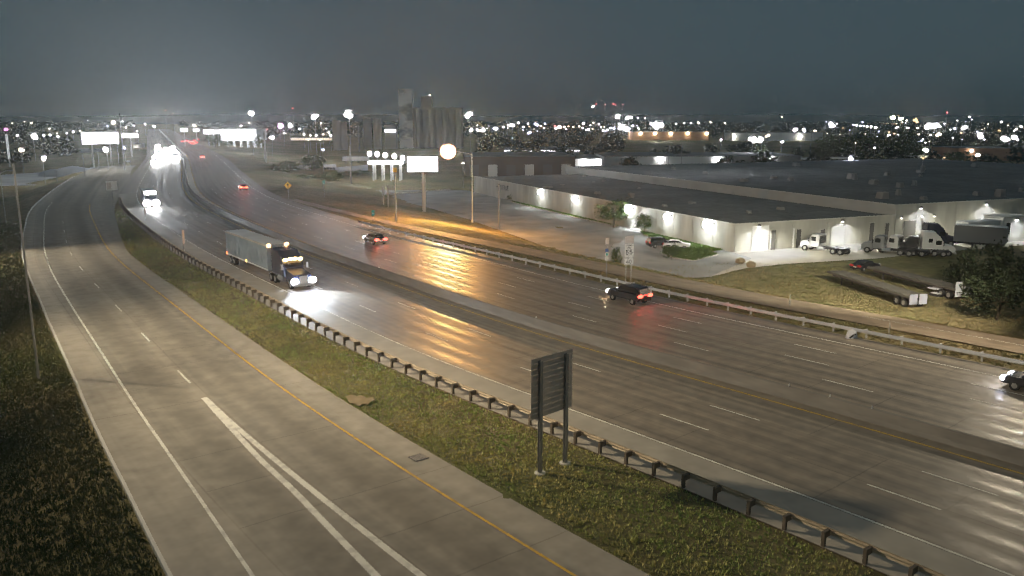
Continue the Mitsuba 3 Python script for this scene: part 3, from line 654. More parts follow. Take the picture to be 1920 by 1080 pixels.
def car(key, label, x, y, z, heading, paint='paint_black', prof=CAR, tail=None, head=None, group=None, cat='car', w=.02, detail=True):
    w = .02
    M = frame(x, y, z, heading); tag(key, label, cat, group)
    prof = np.array(prof); top = prof[:, 1].max(); belt = .95 if top < 1.6 else 1.1
    low = np.array([[px, min(pz, belt)] for px, pz in prof])
    keep = [0] + [i for i in range(1, len(low)) if np.hypot(*(low[i] - low[i - 1])) > 1e-6]
    MB(M).prism(low[keep][::-1], -.90, .90, .04).build(child_key(key, 'body'), paint, smooth=35)
    up = prof[prof[:, 1] >= belt - .03]
    up = np.array([[px, max(pz, belt - .05)] for px, pz in up])
    MB(M).prism(up[::-1], -.76, .76, .10).build(child_key(key, 'cabin'), paint, smooth=35)
    if detail:
        c = up.mean(0)
        win = c + (up - c) * np.array([.90, .66]) + [0, .015]
        for s in (-1, 1):
            MB(M).prism(win[::-1], s * .763 - .008, s * .763 + .008).build(child_key(key, 'side_window'), 'glass_dark')
        zz0, zz1 = belt + .06, top - .10
        xr = float(np.interp((zz0 + zz1) / 2, up[:len(up) // 2 + 1, 1], up[:len(up) // 2 + 1, 0]))
        xf = float(up[:, 0].max()); xt = up[up[:, 1] > top - .15][:, 0]
        for x0, x1 in ((up[:, 0].min() - .012, xt.min() - .012), (xf + .012, xt.max() + .012)):
            a0, a1 = x0 + (x1 - x0) * .15, x0 + (x1 - x0) * .9
            MB(M).add([[a0, -.62, zz0], [a0, .62, zz0], [a1, .56, zz1], [a1, -.56, zz1]] + [[a0 * .98, -.62, zz0], [a0 * .98, .62, zz0], [a1 * .98, .56, zz1], [a1 * .98, -.56, zz1]],
                      [[0, 1, 2], [0, 2, 3], [4, 6, 5], [4, 7, 6], [0, 4, 5], [0, 5, 1], [1, 5, 6], [1, 6, 2], [2, 6, 7], [2, 7, 3], [3, 7, 4], [3, 4, 0]]).build(child_key(key, 'windscreen' if x0 > 0 else 'rear_window'), 'glass_dark')
        MB(M).box(-2.31, -2.27, -.26, .26, .55, .70).build(child_key(key, 'number_plate'), 'sign_white')
        for s in (-1, 1): MB(M).box(.72, .90, s * .98 - .09, s * .98 + .09, belt - .02, belt + .13, .02).build(child_key(key, 'mirror'), paint)
    for wx in (-1.38, 1.38):
        for s in (-1, 1): wheel(key, M, wx, s * .80, .33, .22)
    xe = prof[:, 0].min()
    for s in (-1, 1):
        lens(key, 'tail_light', M, (xe + .06, s * .66, .80 if top < 1.6 else .95), (.12, .40, .19), 'lens_red', tail, w)
        lens(key, 'headlight', M, (-xe - .12, s * .66, .68 if top < 1.6 else .82), (.22, .34, .22), 'lens_clear', head, w)
    if tail is not None and detail and float(np.max(tail)) > 3:
        spot(f'tail_light_glow_{len(scene):03d}', tx(M, (xe - .1, 0, .85)), tx(M, (xe - 4, 0, 0)), np.array([110, 7, 4.0]), 75, 40, .6)
    return M
def on_main(s, off, z=0.03): return MAIN.one(s, off, z)
def nb_heading(s): return MAIN.heading(s) + math.pi
def sb_heading(s): return MAIN.heading(s)
RED = np.array([1.0, .10, .045])
# northbound traffic, seen from behind
s = 361.0; p = on_main(s, 22.8)
M = car('car', 'dark sedan with glowing red tail lights driving away in the middle of the northbound lanes', *p, nb_heading(s), 'paint_olive', CAR, np.array([15, .5, .3]), (25, 25, 24), w=.5)
beams('car_headlight_beam', M, 2.35, (-.66, .66), .68, np.array([1, 1.02, 1.06]) * 1500, 15, 26, 6)
s = 413.5; p = on_main(s, 26.3)
M = car('car_001', 'black car with bright red tail lights near the guardrail below the speed limit sign', *p, nb_heading(s), 'paint_black', SUV, np.array([15, .5, .3]), (60, 42, 24), w=.5)
MB(M).box(-2.36, -2.30, -.55, .55, 1.02, 1.07).build('car_001__light_bar', 'lens_red', **emit(np.array([5, .3, .2]), .2))
beams('car_headlight_beam_001', M, 2.4, (-.66, .66), .8, np.array([1, 1, 1]) * 1100, 13, 26, 6)
s = 451.8; p = on_main(s, 26.2)
M = car('car_002', 'black car cut off by the right edge of the photo with a bright white headlight', *p, nb_heading(s), 'paint_black', CAR, RED * .5, (30, 32, 40), w=.6)
beams('car_headlight_beam_002', M, 2.35, (-.66, .66), .68, np.array([1, 1.02, 1.05]) * 700, 16, 22, 6)
s = 251.0; p = on_main(s, 25.0)
M = car('car_003', 'far dark car with red lights and a pale headlight fan on the northbound lanes', *p, nb_heading(s), 'paint_red', CAR, np.array([14, 1.1, .4]), (40, 40, 36), w=.6)
beams('car_headlight_beam_003', M, 2.35, (-.66, .66), .68, np.array([1, .96, .85]) * 4200, 14, 30, 8)
s = 62.0; p = on_main(s, 20.5)
M = car('car_004', 'very far car with red lights on the northbound lanes near the top of the road', *p, nb_heading(s), 'paint_red', CAR, np.array([14, 1.1, .4]), (60, 62, 66), w=.5)
beams('car_headlight_beam_004', M, 2.35, (-.66, .66), .68, np.array([1, 1, 1]) * 6000, 16, 30, 8, 1.0)
for i, (px, py, dd) in enumerate(((342, 262, 560), (350, 261, 610), (357, 263, 520), (364, 260, 650), (371, 258, 700), (361, 266, 480), (368, 264, 545))):
    q = at_depth(px, py + 3, dd); ss = MAIN.inv(q[None])[0][0]
    car(numbered('distant_car'), 'tiny far car ' + ('leftmost', 'second from the left', 'third from the left', 'third from the right', 'rightmost', 'lowest in the middle', 'lowest on the right')[i] + ' in the red tail light cluster', q[0], q[1], max(q[2], 0.03) - .8, nb_heading(ss), 'paint_red', CAR, np.array([12, .8, .3]), (3, 3, 3), 'distant cars in the red tail light cluster', w=.05, detail=False)
# southbound traffic with blinding headlights
def big_front(key, label, s, off, power, lens_r, group=None):
    p = on_main(s, off); M = frame(*p, sb_heading(s)); tag(key, label, 'truck', group)
    MB(M).box(-9, -.4, -1.25, 1.25, 1.0, 3.3, .03).build(child_key(key, 'cargo_box'), 'paint_grey')
    MB(M).prism([(-.3, .5), (1.7, .5), (1.75, 1.5), (1.0, 1.7), (.65, 2.75), (-.3, 2.85)], -1.1, 1.1, .05).build(child_key(key, 'cab'), 'paint_black', smooth=30)
    MB(M).add([[1.03, -.9, 1.72], [1.03, .9, 1.72], [.69, .85, 2.62], [.69, -.85, 2.62], [.98, -.9, 1.72], [.98, .9, 1.72], [.64, .85, 2.62], [.64, -.85, 2.62]], [[0, 1, 2], [0, 2, 3], [4, 6, 5], [4, 7, 6]]).build(child_key(key, 'windscreen'), 'glass_dark')
    for wx in (.9, -6.5):
        for t in (-1, 1): wheel(key, M, wx, t * 1.0, .48, .28)
    for t in (-1, 1):
        lens(key, 'headlight', M, (1.80, t * .82, .95), (.14, lens_r, lens_r * .9), 'lens_clear', np.array([.95, 1, 1.1]) * min(power, 60), .03)
        lens(key, 'roof_light', M, (.66, t * .5, 2.92), (.12, lens_r * .8, lens_r * .6), 'lens_clear', np.array([.95, 1, 1.1]) * min(power, 60), .03)
    beams('headlight_beam', M, 2.0, (-.82, .82), .95, np.array([.96, 1, 1.06]) * power * (2.2 if power > 500 else 20), 10, 34, 10, .6)
    return M
big_front('box_truck', 'box truck with blinding headlights on the southbound lanes by the tip of the verge', 288.0, 1.7, 260, .85)
big_front('box_truck_001', 'first of the far oncoming vehicles lost in white headlight glare', 112.0, 1.8, 700, 1.15, 'oncoming vehicles in the far white glare')
for i, (s, off) in enumerate(((76, 5.4), (70, 9.1), (30, 1.9), (12, 5.5), (-10, 9.0), (-40, 2.0))):
    big_front(numbered('box_truck'), 'oncoming vehicle in the far white glare, ' + ('middle lane, nearest', 'left lane, nearest', 'outer lane, halfway back', 'middle lane, farthest', 'left lane, farthest', 'outer lane, last of all')[i], s, off, 700, 1.2, 'oncoming vehicles in the far white glare')
# semi-trailer truck
s = 388.3; p = on_main(s, 1.85); TR = 'semi_truck'; M = frame(*p, sb_heading(s) + .02)
tag(TR, 'dark semi-trailer truck with blue-grey trailer, amber roof lights and bright headlights on the southbound lanes', 'truck')
MB(M).box(-22.2, -7.2, -1.28, 1.28, 1.12, 4.02, .02).build(TR + '__trailer', 'trailer_side')
MB(M).box(-22.15, -7.25, -1.25, 1.25, 4.018, 4.06, .03).build(TR + '__trailer__roof', 'trailer_roof')
for yy in (-1.285, 1.285):
    MB(M).box(-22.2, -7.2, yy - .015, yy + .015, 3.86, 4.00).build(child_key(TR + '__trailer', 'top_rail'), 'pole_steel')
    MB(M).box(-22.2, -7.2, yy - .015, yy + .015, 1.10, 1.28).build(child_key(TR + '__trailer', 'side_rail'), 'galvanized')
for k in range(14):
    MB(M).box(-22.0 + k * 1.13, -21.96 + k * 1.13, -1.297, -1.275, 1.30, 3.84).build(child_key(TR + '__trailer', 'rib'), 'trailer_side')
MB(M).box(-22.0, -2.0, -.45, .45, .75, 1.08).build(TR + '__chassis', 'dark_metal')
MB(M).prism([(-6.3, 1.0), (-2.6, 1.0), (-2.6, 2.2), (-2.75, 2.5), (-3.3, 3.1), (-4.2, 3.75), (-6.3, 3.85)], -1.15, 1.15, .05).build(TR + '__cab', 'paint_navy', smooth=30)
MB(M).prism([(-2.62, .55), (.0, .55), (.08, 1.05), (-.1, 1.62), (-2.62, 2.0)], -.95, .95, .07).build(TR + '__hood', 'paint_navy', smooth=30)
MB(M).add([[-2.53, -1.0, 2.25], [-2.53, 1.0, 2.25], [-3.2, .95, 3.02], [-3.2, -.95, 3.02], [-2.6, -1.0, 2.25], [-2.6, 1.0, 2.25], [-3.26, .95, 3.02], [-3.26, -.95, 3.02]], [[0, 1, 2], [0, 2, 3], [4, 6, 5], [4, 7, 6], [0, 4, 5], [0, 5, 1], [2, 6, 7], [2, 7, 3], [1, 5, 6], [1, 6, 2], [3, 7, 4], [3, 4, 0]]).build(TR + '__windscreen', 'glass_dark')
MB(M).box(.04, .12, -.48, .48, .7, 1.5, .02).build(TR + '__grille', 'chrome')
MB(M).box(-.1, .22, -1.15, 1.15, .42, .72, .03).build(TR + '__bumper', 'chrome')
for t in (-1, 1):
    MB(M).tube((-4.2, t * 1.0, .85), (-2.9, t * 1.0, .85), .33, .33, 14).build(child_key(TR, 'fuel_tank'), 'chrome')
    MB(M).box(-2.35, -2.2, t * 1.42 - .12, t * 1.42 + .12, 1.95, 2.55, .02).build(child_key(TR, 'mirror'), 'chrome')
    MB(M).tube((-6.45, t * .95, 1.0), (-6.45, t * .95, 4.1), .08, .08, 8).build(child_key(TR, 'exhaust_stack'), 'chrome')
    MB(M).box(-7.15, -7.1, t * .85 - .3, t * .85 + .3, .25, .95).build(child_key(TR, 'mudflap'), 'debris_white')
    for wx in (-.95, -5.3, -6.55, -19.6, -20.9): wheel(TR, M, wx, t * .98, .5, .45 if wx < -1 else .28)
    lens(TR, 'headlight', M, (.14, t * 1.0, .98), (.16, .46, .38), 'lens_clear', np.array([.75, .9, 1.25]) * 60, .05)
    lens(TR, 'roof_light', M, (-7.15, t * 1.05, 3.95), (.14, .30, .26), 'lens_amber', np.array([1.0, .42, .16]) * 7, .03)
for yy in (-.85, -.25, .25, .85): lens(TR, 'cab_light', M, (-4.05, yy, 3.78) if False else (-2.75, yy, 2.98 - abs(yy) * .1), (.16, .32, .22), 'lens_amber', np.array([1.0, .60, .20]) * 7, .03)
for xx, c in ((-22.0, (1.0, .16, .06)), (-14.5, (1.0, .5, .12))):
    lens(TR, 'side_marker', M, (xx, -1.32, 1.25), (.2, .08, .2), 'lens_amber', np.array(c) * 5, .03)
beams('truck_headlight_beam', M, .35, (-1.0, 1.0), 1.0, np.array([.86, 1.0, 1.16]) * 1000, 10, 40, 9, 4)

# ------------------------------------------------------------------ buildings
def obox(p0, p1, depth, z0, z1, mb=None, inset=0):
    """box on the line p0 -> p1, reaching depth to its left"""
    p0, p1 = np.asarray(p0, float)[:2], np.asarray(p1, float)[:2]
    d = p1 - p0; L = np.linalg.norm(d); d /= L
    return (mb or MB()).mesh(MB(frame(p0[0], p0[1], 0, math.atan2(d[1], d[0]))).box(0, L, 0, depth, z0, z1).get())
ZL = -4.0
C0 = np.array([37.0, 138.0]); DS = np.array([22.7, 9.4]); DS /= np.linalg.norm(DS); DW = np.array([-DS[1], DS[0]])
aW = math.atan2(DW[1], DW[0]); aS = math.atan2(DS[1], DS[0])
WH = 'warehouse'; LEN = 127.0; WID = 35.3; WT = .75     # wall top of the low hall
tag(WH, 'long low pale warehouse with lit panel walls and dark flat roof beside the parking lot', 'warehouse')
MW = frame(C0[0], C0[1], 0, aS)                     # x along the south wall, y along the west wall
MB(MW).box(.25, WID - .02, .25, LEN, ZL - 1, WT - .25).build(WH + '__hall', 'wall_panel_grey')
MB(MW).box(.25, WID - .02, .25, LEN - .1, WT - .249, WT - .12).build(WH + '__roof', 'roof_dark')
n = 21
for k in range(n):
    y0, y1 = k * LEN / n, (k + 1) * LEN / n
    MB(MW).box(0.0, .25, y0 + .03, y1 - .03, ZL - .5, WT).build(child_key(WH, 'wall_panel'), 'wall_panel')
for k in range(9):
    x0, x1 = .26 + k * (WID - .26) / 9, .26 + (k + 1) * (WID - .26) / 9
    MB(MW).box(x0 + .02, x1 - .02, 0.0, .25, ZL - .5, WT).build(child_key(WH, 'wall_panel'), 'wall_panel')
MB(MW).box(-.06, .31, -.06, LEN + .05, WT + .003, WT + .13).box(.312, WID, -.06, .31, WT + .003, WT + .13).build(WH + '__coping', 'wall_trim')
for x0, wd, hh, b in ((3.6, 3.4, 4.3, 'door_white'), (7.6, .9, 3.4, 'door_dark'), (12.2, .35, 3.5, 'door_white'), (13.0, .9, 3.3, 'door_dark'), (18.3, .9, 3.0, 'door_dark'), (20.6, 3.0, 3.3, 'wall_trim'), (29.5, .9, 3.6, 'door_dark'), (33.2, .8, 3.4, 'door_dark')):
    k = child_key(WH, 'door'); MB(MW).box(x0, x0 + wd, -.05, -.003, ZL - .3, ZL + hh).build(k, b)
    MB(MW).box(x0 - .12, x0 + wd + .12, -.09, -.003, ZL + hh + .004, ZL + hh + .12).build(child_key(k, 'lintel'), 'wall_trim')
for k in range(14):
    q = rng.uniform([3, 5], [WID - 3, LEN - 6]); a = rng.uniform(.3, .8)
    MB(MW).box(q[0] - a, q[0] + a, q[1] - a, q[1] + a, WT - .12, WT + rng.uniform(.1, .6), .08).build(child_key(WH, 'roof_vent'), 'building_grey')
# taller hall on its right
TH = 'tall_warehouse'; TT = 2.55
tag(TH, 'tall pale warehouse hall with wide dark roof behind the truck yard', 'warehouse')
X0, X1 = WID + .02, 190.0
ang_back = 0
poly = [np.array([X0, .3]), np.array([X1, .3]), None, np.array([X0, 138.0])]
MB(MW).box(X0 + .25, X1, .25, 136, ZL - 1, TT - .25).build(TH + '__hall', 'wall_panel_grey')
MB(MW).box(X0 + .25, X1, .25, 135.9, TT - .249, TT - .1).build(TH + '__roof', 'roof_dark')
for k in range(30):
    x0, x1 = X0 + .26 + k * 5.0, X0 + .26 + (k + 1) * 5.0
    MB(MW).box(x0 + .02, x1 - .02, 0.0, .25, ZL - .5, TT).build(child_key(TH, 'wall_panel'), 'wall_panel')
for k in range(23):
    y0, y1 = k * 136 / 23, (k + 1) * 136 / 23
    MB(MW).box(X0, X0 + .25, y0 + .03, y1 - .03, WT - .1, TT).build(child_key(TH, 'wall_panel'), 'wall_panel_grey')
MB(MW).box(X0 - .06, X0 + .31, -.06, 136, TT + .003, TT + .13).box(X0 + .312, X1, -.06, .31, TT + .003, TT + .13).build(TH + '__coping', 'wall_trim')
for x0, wd, z0, hh, b in ((37.6, 3.0, 0, 3.6, 'door_dark'), (42.2, 1.0, .2, 2.9, 'door_dark'), (70, 3.4, 0, 4.2, 'door_white'), (76, 3.4, 0, 4.2, 'door_white'), (82, 3.4, 0, 4.2, 'door_white')):
    MB(MW).box(x0, x0 + wd, -.05, -.003, ZL + z0, ZL + hh).build(child_key(TH, 'door'), b)
for k in range(26):
    q = rng.uniform([X0 + 4, 5], [X1 - 20, 120]); a = rng.uniform(.4, 1.0)
    MB(MW).box(q[0] - a, q[0] + a, q[1] - a, q[1] + a, TT - .1, TT + rng.uniform(.4, 1.4), .15).build(child_key(TH, 'roof_vent'), 'building_grey')
# wall lamps: a housing with a lit lens below it
def wall_lamp(owner, M, x, y, z, ang, rgb, w=1.5, size=.5, down=True, out=None):
    """ang: direction out of the wall in the frame M"""
    L = M @ frame(x, y, z, ang)
    k = child_key(owner, 'wall_lamp')
    MB(L).box(-.02, .32, -size * .55, size * .55, .06, .34, .03).build(k, 'dark_metal')
    c = (.62, 0, 0) if out is None else (out, 0, 0)
    if out: MB(L).tube((0, 0, .2), (out, 0, .2), .04, .04, 6).build(child_key(k, 'bracket'), 'dark_metal')
    m = MB(L).sphere((c[0] if out else .20, 0, -.02 if not out else 0), size * .5, 1, (.45, 1, .35) if not out else (.9, 1, .8)).get()
    scene[child_key(k, 'lens')] = mikit.ply(m, 'lens_clear', smooth=True, **emit(np.minimum(rgb, 30.0), .02))
COOL = np.array([.92, 1.0, 1.12]); WARMW = np.array([1.0, .95, .80])
def west_y(px, py, z):                              # position along the west wall from the photograph
    d = ray(px, py); a, b = d[0], d[1]
    A = np.array([[a, -DW[0]], [b, -DW[1]]]); t, u = np.linalg.solve(A, C0 - 0.0); return u
def south_x(px):
    d = ray(px, 400); A = np.array([[d[0], -DS[0]], [d[1], -DS[1]]]); t, u = np.linalg.solve(A, C0); return u
for px, pw, sz in ((1019, 105, 1.6), (1087, 105, 1.6), (1194, 1500, 2.3), (1270, 80, 1.5), (1352, 150, 2.2)):
    y = west_y(px, 0, 0); wall_lamp(WH, MW, 0, y, WT - .75, math.pi, COOL * 30, 2.0, sz, out=.55)
    bulb('wall_lamp_glow', tx(MW, (-.62 - sz * .46, y, WT - .9)), np.array([.86, 1.0, 1.0]) * pw * .5, 2.0 if pw < 400 else 4.0)
def wash(M, x, z, pw, w=3.0):
    spot(f'wall_lamp_wash_{len(scene):04d}', tx(M, (x, -.34, z - .16)), tx(M, (x, -1.6, z - 3.5)), WARMW * pw, 78, 34, w)
for px, pw in ((1424, 1400), (1580, 620)):
    x = south_x(px); wall_lamp(WH, MW, x, 0, WT - .55, -math.pi / 2, WARMW * 30, 3.0, .42); wash(MW, x, WT - .55, pw)
for px, pw in ((1725, 850), (1847, 850)):
    x = south_x(px); wall_lamp(TH, MW, x, 0, TT - .75, -math.pi / 2, WARMW * 30, 3.0, .42); wash(MW, x, TT - .75, pw)
for px in (1690, 1728, 1751): wall_lamp(TH, MW, south_x(px), 0, ZL + 4.2, -math.pi / 2, WARMW * 25, .3, .3)
lettering(WH + '__sign_lettering', MW @ frame(-.02, west_y(941, 0, 0), ZL + 2.6, math.pi), 'FOR LEASE', 1.25, 0, 0, 0.0, 'print_black')
# paved lots
def wl(x, y): return (MW @ np.array([x, y, 0, 1.0]))[:2]
lot = [(-23, 214), (-9.5, 184.6), (3.9, 149.7), (11.7, 129.5), (16.9, 119), (21.3, 114), (27.9, 116.1), tuple(wl(-1, -6)), tuple(wl(0, 0)), tuple(wl(-.05, LEN)), (-14, 262), (-46, 262), (-40, 236)]
poly_sheet('parking_lot', lot, ZL + .05, 'lot_asphalt')
yard = [(27.9, 116.1), (35.1, 123.3), (42.8, 127.1), (57.9, 131.8), (75, 140), (100, 150), (160, 174), tuple(wl(150, -.02)), tuple(wl(0, -.02)), tuple(wl(-1, -6))]
poly_sheet('truck_yard', yard, ZL + .054, 'yard_concrete')
cb = [at(x, y, ZL)[:2] for x, y in ((962, 380), (985, 386), (1080, 409), (1160, 426))] + [at(x, y, ZL)[:2] for x, y in ((1240, 453), (1300, 466), (1330, 474))]
lawn1 = list(cb[:4]) + [wl(-.1, west_y(1172, 0, 0)), wl(-.1, west_y(960, 0, 0))]
lawn2 = [at(1206, 440, ZL)[:2]] + list(cb[4:]) + [wl(-.1, 3), wl(-.1, west_y(1215, 0, 0))]
poly_sheet('lawn', lawn1, ZL + .16, 'lawn_turf'); poly_sheet('lawn_001', lawn2, ZL + .16, 'lawn_turf')
isl = [at(x, y, ZL)[:2] for x, y in ((1250, 472), (1290, 463), (1345, 478), (1300, 490), (1262, 484))]
poly_sheet('lawn_002', isl, ZL + .16, 'lawn_turf')
def kerb(key, pts, closed=False):
    pts = [np.asarray(p, float) for p in pts]; mb = MB()
    for a, b in zip(pts[:-1], pts[1:]): obox(a, b, .22, ZL, ZL + .2, mb)
    mb.build(key, 'kerb_concrete'); tag(key, kind='structure')
kerb('lot_kerb', cb[:4]); kerb('lot_kerb_001', [at(1206, 440, ZL)[:2]] + list(cb[4:])); kerb('lot_kerb_002', isl + isl[:1])
# lawn grass lit by the wall lamps
def poly_scatter(poly, n):
    import shapely, shapely.geometry as sg
    P_ = sg.Polygon(poly); x0, y0, x1, y1 = P_.bounds
    q = np.column_stack([rng.uniform(x0, x1, n), rng.uniform(y0, y1, n)])
    return q[shapely.contains_xy(P_, q[:, 0], q[:, 1])]
q = np.vstack([poly_scatter(a, 9000) for a in (lawn1, lawn2, isl)])
tufts('lawn_grass', np.column_stack([q, np.full(len(q), ZL + .15)]), .06, .2, .18, 3, 'lawn_turf', 'bright short lawn grass along the warehouse wall')
#@@PART5
# ------------------------------------------------------------------ parked vehicles and trailers
def tractor(key, label, x, y, z, heading, paint, sleeper=False, group=None):
    M = frame(x, y, z, heading); tag(key, label, 'truck', group)
    MB(M).box(-6.2, 1.4, -.42, .42, .62, .95).build(child_key(key, 'chassis'), 'dark_metal')
    if sleeper:
        MB(M).prism([(-3.1, .8), (.2, .8), (.2, 2.2), (-.35, 3.1), (-1.2, 3.9), (-3.1, 3.95)], -1.2, 1.2, .05).build(child_key(key, 'cab'), paint, smooth=30)
        for t in (-1, 1): MB(M).box(-2.1, -1.5, t * 1.205 - .012, t * 1.205 + .012, 2.2, 2.8).build(child_key(key, 'sleeper_window'), 'glass_dark')
    else:
        MB(M).prism([(-1.6, .8), (.2, .8), (.2, 2.1), (-.2, 2.95), (-1.6, 3.0)], -1.1, 1.1, .05).build(child_key(key, 'cab'), paint, smooth=30)
        MB(M).box(-1.66, -1.602, -.9, .9, 1.5, 2.75).build(child_key(key, 'rear_panel'), 'door_dark')
        MB(M).box(-1.68, -1.662, -.5, .5, 1.9, 2.5).build(child_key(key, 'rear_window'), 'glass_dark')
    for t in (-1, 1):
        q = 1.2 if sleeper else 1.1
        MB(M).box(-1.0, -.15, t * q - .012, t * q + .015, 1.85, 2.55).build(child_key(key, 'side_window'), 'glass_dark')
        MB(M).box(.1, .22, t * 1.35 - .1, t * 1.35 + .1, 1.7, 2.4).build(child_key(key, 'mirror'), 'dark_metal')
        MB(M).tube((-2.6, t * .95, .75), (-1.3, t * .95, .75), .3, .3, 10).build(child_key(key, 'fuel_tank'), 'chrome')
        for wx in (1.0, -4.2, -5.5): wheel(key, M, wx, t * .95, .5, .3 if wx > 0 else .5)
    MB(M).prism([(.21, .55), (2.0, .55), (2.05, 1.3), (1.7, 1.65), (.21, 1.95)], -.95, .95, .07).build(child_key(key, 'hood'), paint, smooth=30)
    MB(M).add([[.235, -.95, 2.02], [.235, .95, 2.02], [-.12, .85, 2.85], [-.12, -.85, 2.85], [.17, -.95, 2.02], [.17, .95, 2.02], [-.18, .85, 2.85], [-.18, -.85, 2.85]], [[0, 1, 2], [0, 2, 3], [4, 6, 5], [4, 7, 6], [1, 5, 6], [1, 6, 2], [0, 3, 7], [0, 7, 4]]).build(child_key(key, 'windscreen'), 'glass_dark')
    MB(M).box(1.95, 2.15, -1.1, 1.1, .4, .7, .02).build(child_key(key, 'bumper'), 'chrome')
    for wx in (-4.2, -5.5): MB(M).box(wx - .62, wx + .62, -1.2, 1.2, 1.03, 1.07).build(child_key(key, 'fender'), 'dark_metal')
    return M
p, q_ = at(1572, 477, ZL), at(1527, 471, ZL)
hd = math.atan2(q_[1] - p[1], q_[0] - p[0])
tractor('tractor_truck', 'white day cab tractor truck standing alone in the bright yard', *(p + 4.6 * np.array([math.cos(hd), math.sin(hd), 0]))[:2], ZL + .06, hd, 'paint_white')
for (px, py), h, pt, sl, lab in (((1640, 474), 2.5, 'paint_grey', False, 'grey tractor truck at the left end of the crowded row in the truck yard'), ((1668, 474), 2.35, 'paint_white', False, 'white cab tractor truck in the middle of the crowded row in the truck yard'), ((1700, 476), 2.6, 'paint_black', False, 'black tractor truck at the right end of the crowded row in the truck yard')):
    p = at(px, py, ZL); tractor(numbered('tractor_truck'), lab, p[0], p[1], ZL + .06, h, pt, sl)
p = at(1772, 480, ZL); tractor('sleeper_truck', 'beige sleeper cab truck with rounded roof and small oval side window beside the dark trees', p[0] - .5, p[1] + .6, ZL + .03, -.30, 'paint_white', True)
p = at(1806, 472, ZL); tractor('sleeper_truck_001', 'dark sleeper truck with pale roof behind the beige sleeper cab', p[0], p[1] + 7, ZL + .03, -.15, 'paint_navy', True)
def box_trailer(key, label, p0, p1, z, h, w=2.6, side='trailer_side', end='door_white', group=None):
    p0, p1 = np.asarray(p0)[:2], np.asarray(p1)[:2]; d = p1 - p0; L = np.linalg.norm(d)
    M = frame(*p0, z, math.atan2(d[1], d[0])); tag(key, label, 'trailer', group)
    MB(M).box(0, L, -w / 2, w / 2, 1.15, h, .02).build(child_key(key, 'body'), side)
    MB(M).box(.05, L - .05, -w / 2 + .03, w / 2 - .03, h + .003, h + .05).build(child_key(key, 'roof'), 'trailer_roof')
    MB(M).box(.2, L - .2, -.5, .5, .75, 1.14).build(child_key(key, 'frame'), 'dark_metal')
    for t in (-1, 1):
        MB(M).box(-.05, -.005, t * w * .25 - w * .235, t * w * .25 + w * .235, 1.25, h - .1).build(child_key(key, 'rear_door'), end)
        for wx in (1.2, 2.5): wheel(key, M, wx, t * 1.0, .5, .4)
        MB(M).box(L - 3, L - 2.85, t * .8 - .06, t * .8 + .06, 0, 1.14).build(child_key(key, 'landing_leg'), 'dark_metal')
p0, p1 = at(1885, 470, ZL), at(1828, 470, ZL)
box_trailer('box_trailer', 'dark box trailer parked behind the tree at the right end of the truck yard', p0, p0 + [-6.5, 4.5, 0], ZL + .03, 3.9, 2.6, 'paint_grey', 'paint_grey')
p0 = at(1800, 458, ZL); box_trailer('box_trailer_001', 'pale trailer with bright roof behind the beige sleeper cab', p0, p0 + [7.5, 3.0, 0], ZL + .03, 4.0, 2.6, 'trailer_roof')
p0 = at(1735, 468, ZL); M = frame(p0[0], p0[1], ZL + .05, .3); tag('flatbed_truck', 'low flatbed with a dark crate on its deck between the parked trucks', 'trailer')
MB(M).box(-7, 2.5, -1.2, 1.2, 1.0, 1.2).build('flatbed_truck__deck', 'flatbed_deck'); MB(M).box(-.9, 1.0, -1.0, 1.0, 1.203, 2.5, .03).build('flatbed_truck__crate', 'door_dark')
for wx in (-6, -4.8, 1.2):
    for t in (-1, 1): wheel('flatbed_truck', M, wx, t * 1.0, .5, .4)
def flat_trailer(key, label, rear, front, rear_h):
    d = front[:2] - rear[:2]; L = np.linalg.norm(d); M = frame(rear[0], rear[1], ZL, math.atan2(d[1], d[0])); tag(key, label, 'trailer')
    MB(M).box(0, L, -1.28, 1.28, 1.22, 1.42).build(key + '__deck', 'flatbed_deck')
    for k in range(9): MB(M).box(.05 + k * L / 9, .05 + (k + .93) * L / 9, -1.25, 1.25, 1.423, 1.47).build(child_key(key, 'plank'), 'flatbed_deck')
    MB(M).box(.3, L - .3, -.5, .5, .8, 1.21).build(key + '__frame', 'dark_metal')
    for t in (-1, 1):
        MB(M).box(-.07, -.005, t * .64 - .52, t * .64 + .52, .45, .45 + rear_h).build(child_key(key, 'rear_panel'), 'debris_white')
        MB(M).box(L - 3, L - 2.85, t * .8 - .06, t * .8 + .06, 0, 1.21).build(child_key(key, 'landing_leg'), 'dark_metal')
        for wx in (1.0, 2.3): wheel(key, M, wx, t * 1.0, .5, .4)
za = -2.6
flat_trailer('flat_trailer', 'long flatbed trailer in the dark field, its white rear panels nearest the motorway', at(1722, 556, za), at(1566, 508, za), 1.25)
flat_trailer('flat_trailer_001', 'long flatbed trailer in the dark field with one tall pale rear panel', at(1806, 542, za), at(1640, 500, za), 1.9)
p = at(1764, 556, ZL); M = frame(p[0], p[1], ZL, 1.9); tag('scrap_panel', 'two pale panels lying between the flatbed trailers in the dark field', 'debris')
MB(M).box(-.2, .9, -.9, .8, .35, .45).build('scrap_panel__board', 'debris_white'); MB(M).box(.2, 1.4, -.8, .9, .9, 1.0).build('scrap_panel__board_001', 'debris_white'); MB(M).box(-.1, 1.2, -.7, .7, 0, .34).build('scrap_panel__base', 'dark_metal')
p = at(1622, 506, ZL); car('parked_car', 'dark car standing in the unlit field below the truck yard', p[0], p[1], ZL + .02, .5, 'paint_black', CAR)
p = at(1268, 466, ZL); car('parked_car_001', 'white parked car at the edge of the lawn in front of the warehouse', p[0], p[1], ZL + .06, -.25, 'paint_white', CAR)
